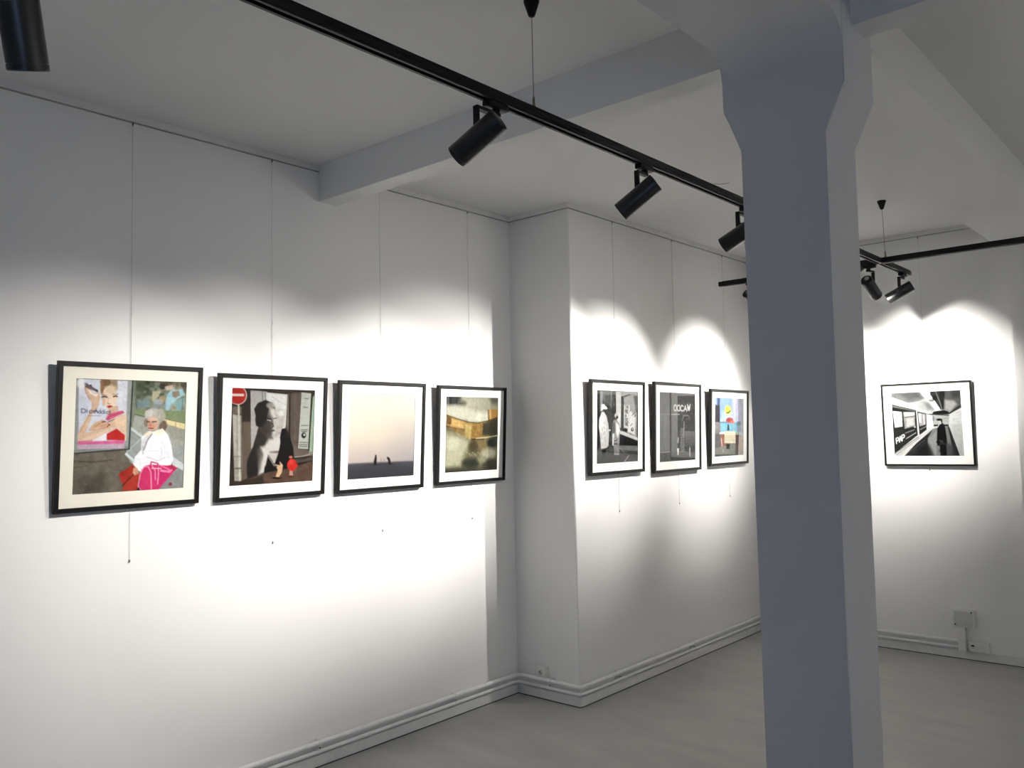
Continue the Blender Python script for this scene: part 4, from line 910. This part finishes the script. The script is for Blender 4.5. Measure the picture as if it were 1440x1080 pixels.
def print_mesh(name, p, w, h, parent, mat, ink=1.0):
    N = p.N
    p.finish()
    me = bpy.data.meshes.new(name)
    xs = np.linspace(-w / 2, w / 2, N + 1); zs = np.linspace(h / 2, -h / 2, N + 1)
    X, Z = np.meshgrid(xs, zs)
    co = np.zeros(((N + 1) ** 2, 3)); co[:, 0] = X.ravel(); co[:, 2] = Z.ravel()
    i = np.arange(N * N); r = i // N; c = i % N
    a = r * (N + 1) + c
    quads = np.stack([a, a + N + 1, a + N + 2, a + 1], 1)
    me.vertices.add(len(co)); me.vertices.foreach_set('co', co.ravel())
    me.loops.add(4 * N * N); me.polygons.add(N * N)
    me.polygons.foreach_set('loop_start', np.arange(0, 4 * N * N, 4))
    me.loops.foreach_set('vertex_index', quads.ravel())
    me.update(calc_edges=True); me.validate()
    col = srgb2lin(p.a) * ink
    # one colour per cell, taken at the cell's corners for a smooth result
    pad = np.pad(col, ((1, 1), (1, 1), (0, 0)), 'edge')
    vc = (pad[:-1, :-1] + pad[1:, :-1] + pad[:-1, 1:] + pad[1:, 1:]) / 4
    rgba = np.ones(((N + 1) ** 2, 4)); rgba[:, :3] = vc.reshape(-1, 3)
    at = me.color_attributes.new('ink', 'FLOAT_COLOR', 'POINT')
    at.data.foreach_set('color', rgba.ravel())
    me.materials.append(mat)
    o = bpy.data.objects.new(name, me); COL.objects.link(o); o.parent = parent
    return o

# ------------------------------------------------------------------ framed pictures
# local axes: x along the wall (to the right), y out of the wall is -y, z up
def picture(side, a, b, z0, z1, dt, db, art, ink, mat, label, fw=.0185, fd=.022):
    w, h = b - a, z1 - z0
    tilt = math.atan2(dt - db, h)
    c = (a + b) / 2
    if side == 'A': loc = (db, c, z0); rz = math.pi / 2
    elif side == 'B': loc = (PX + db, c, z0); rz = math.pi / 2
    else: loc = (c, YC - db, z0); rz = 0
    t = empty('framed_picture', loc, (0, 0, 0))
    t.matrix_world = Matrix.Translation(loc) @ Matrix.Rotation(rz, 4, 'Z') @ Matrix.Rotation(tilt, 4, 'X')
    tag(t, label, 'picture', 'black framed photographs on the gallery walls')
    # front face of the moulding lies in y = 0, back at y = +fd
    f = MB()
    lip = .004
    def member(poly):
        A = [f.bm.verts.new((x, 0, z)) for x, z in poly]
        Bv = [f.bm.verts.new((x, fd, z)) for x, z in poly]
        f.bm.faces.new(A); f.bm.faces.new(list(reversed(Bv)))
        for i in range(4): f.bm.faces.new((A[i], Bv[i], Bv[(i + 1) % 4], A[(i + 1) % 4]))
    x0, x1 = -w / 2, w / 2
    member([(x0, 0), (x1, 0), (x1 - fw, fw), (x0 + fw, fw)])
    member([(x0, h), (x0 + fw, h - fw), (x1 - fw, h - fw), (x1, h)])
    member([(x0, 0), (x0 + fw, fw), (x0 + fw, h - fw), (x0, h)])
    member([(x1, 0), (x1, h), (x1 - fw, h - fw), (x1 - fw, fw)])
    bmesh.ops.bevel(f.bm, geom=[e for e in f.bm.edges if abs(e.verts[0].co.y) < 1e-6 and abs(e.verts[1].co.y) < 1e-6], offset=.0012, segments=1, affect='EDGES')
    f.build('frame', M['frame'], t)
    MB().box(x0 + fw - .001, x1 - fw + .001, .005, .0065, fw - .001, h - fw + .001).build('glass', M['glass'], t)
    # mount: a board with a window
    pw, ph = w * .765, h * .77
    zc = h * .5035
    m = MB(); y0, y1 = .009, .011
    m.box(x0 + fw, -pw / 2, y0, y1, fw, h - fw).box(pw / 2, x1 - fw, y0, y1, fw, h - fw)
    m.box(-pw / 2, pw / 2, y0, y1, fw, zc - ph / 2).box(-pw / 2, pw / 2, y0, y1, zc + ph / 2, h - fw)
    m.build('mount', mat, t)
    pr = print_mesh('photograph', art(), pw + .002, ph + .002, t, M['print'], 1 / ink)
    pr.location = (0, .0115, zc)
    MB().box(x0 + fw - .001, x1 - fw + .001, .014, fd - .001, fw - .001, h - fw + .001).build('backing_board', M['back'], t)
    return t
pics = [
    ('A', 1.293, 1.895, 1.331, 1.930, .064, .026, art1, 1.25, M['mat_cream'], 'black framed photograph of a white-haired woman in white coat with pink bag'),
    ('A', 1.974, 2.566, 1.327, 1.910, .063, .027, art2, 1.60, M['mat_white'], 'black framed photograph with red no-entry sign and large portrait in window'),
    ('A', 2.640, 3.237, 1.321, 1.902, .062, .028, art3, 2.05, M['mat_white'], 'black framed pale photograph of two tiny dark figures on misty beach'),
    ('A', 3.338, 3.922, 1.324, 1.898, .060, .030, art4, 2.00, M['mat_white'], 'black framed photograph of golden curved facade in mist'),
    ('B', 4.156, 4.760, 1.345, 1.934, .056, .035, art5, 1.80, M['mat_white'], 'black framed black-and-white photograph of two women in light coats'),
    ('B', 4.881, 5.518, 1.325, 1.943, .056, .035, art6, 1.60, M['mat_white'], 'black framed black-and-white photograph of dark lettered shop door'),
    ('B', 5.662, 6.284, 1.341, 1.916, .058, .033, art7, 1.65, M['mat_white'], 'black framed colour photograph with yellow ball and blue sky'),
    ('C', 1.499, 2.099, 1.323, 1.916, .041, .025, art8, 1.90, M['mat_white'], 'black framed black-and-white photograph of figure in beret in tunnel on far wall'),
]
for a in pics:
    picture(*a, fw=.012 if a[0] == 'C' else .0185)

# ------------------------------------------------------------------ hanging cords
def cord(side, s, zend, hooks, label):
    if side == 'A': base = Vector((.007, s, 2.974)); out = Vector((1, 0, 0)); al = Vector((0, 1, 0))
    elif side == 'B': base = Vector((PX + .007, s, 2.974)); out = Vector((1, 0, 0)); al = Vector((0, 1, 0))
    else: base = Vector((s, YC - .007, 2.974)); out = Vector((0, -1, 0)); al = Vector((1, 0, 0))
    t = empty('hanging_cord', base); tag(t, label, 'hanging cord', 'thin cords the pictures hang from')
    MB().tube([Vector((0, 0, -.004)), out * -.002 + Vector((0, 0, zend - 2.974))], .0008, 8).build('cord', M['cord'], t, True)
    MB().lathe([(.0, .0028), (-.010, .0035), (-.016, .002)], out * .002 + Vector((0, 0, .0)), (0, 0, 1), 10).build('rail_hook', M['steel'], t, True)
    MB().lathe([(0, .0022), (-.010, .0026), (-.012, .001)], out * -.002 + Vector((0, 0, zend - 2.974)), (0, 0, 1), 8).build('end_weight', M['steel'], t, True)
    for z in hooks:
        m = MB()
        m.tube([out * .001 + Vector((0, 0, z - 2.974 - .012)), out * .004 + Vector((0, 0, z - 2.974)), out * .006 + al * .006 + Vector((0, 0, z - 2.974 + .010))], .0018, 8)
        m.build('cord_hook', M['plastic'], t, True)
cord('A', 1.600, 1.119, [2.147], 'thin hanging cord above the picture of the woman with the pink bag')
cord('A', 2.282, 1.120, [2.167, 2.105], 'thin hanging cord above the picture with the no-entry sign')
cord('A', 2.958, 1.111, [2.179], 'thin hanging cord above the pale beach picture')
cord('A', 3.648, 1.116, [], 'thin hanging cord above the golden facade picture')
cord('B', 4.495, 1.111, [], 'thin hanging cord of the picture of two women in light coats')
cord('B', 5.240, 1.106, [], 'thin hanging cord of the picture of the lettered shop door')
cord('B', 6.003, 1.105, [], 'thin hanging cord of the picture with the yellow ball')
cord('C', 1.797, 1.30, [], 'thin hanging cord above the tunnel picture on the far wall')

o = MB().tube([(1.314, 4.32, H - .002), (1.335, 4.305, H - .012), (1.352, 4.315, H - .014), (1.385, 4.37, H - .002)], .0018, 8).build('ceiling_wire', M['vent'], None, True)
tag(o, 'short thin loose wire curving out of the ceiling left of the column', 'wire')

# ------------------------------------------------------------------ cool daylight through the added right-wall window
wd = bpy.data.worlds.new('sky'); scene.world = wd; wd.use_nodes = True
bg = wd.node_tree.nodes['Background']
bg.inputs['Color'].default_value = (.44, .62, 1.0, 1); bg.inputs['Strength'].default_value = 4.0
# ------------------------------------------------------------------ camera
cd = bpy.data.cameras.new('camera'); co = bpy.data.objects.new('camera', cd); COL.objects.link(co)
yaw, pitch, roll = -.7200, .0611, -.0210
fwd = Vector((math.sin(yaw) * math.cos(pitch), math.cos(yaw) * math.cos(pitch), math.sin(pitch)))
right = Vector((math.cos(yaw), -math.sin(yaw), 0)); up = right.cross(fwd)
r2 = math.cos(roll) * right + math.sin(roll) * up; u2 = -math.sin(roll) * right + math.cos(roll) * up
mw = Matrix((r2, u2, -fwd)).transposed().to_4x4(); mw.translation = CAM
co.matrix_world = mw
cd.sensor_fit = 'HORIZONTAL'; cd.sensor_width = 36; cd.lens = FPX / 1440 * 36; cd.clip_start = .02
scene.camera = co

vs = scene.view_settings
vs.view_transform = 'Standard'; vs.look = 'None'; vs.exposure = 0.0; vs.gamma = 1.0; vs.use_curve_mapping = False
cy = scene.cycles
cy.max_bounces = 10; cy.diffuse_bounces = 6; cy.glossy_bounces = 4; cy.transparent_max_bounces = 12
cy.caustics_reflective = False; cy.caustics_refractive = False; cy.sample_clamp_indirect = 6
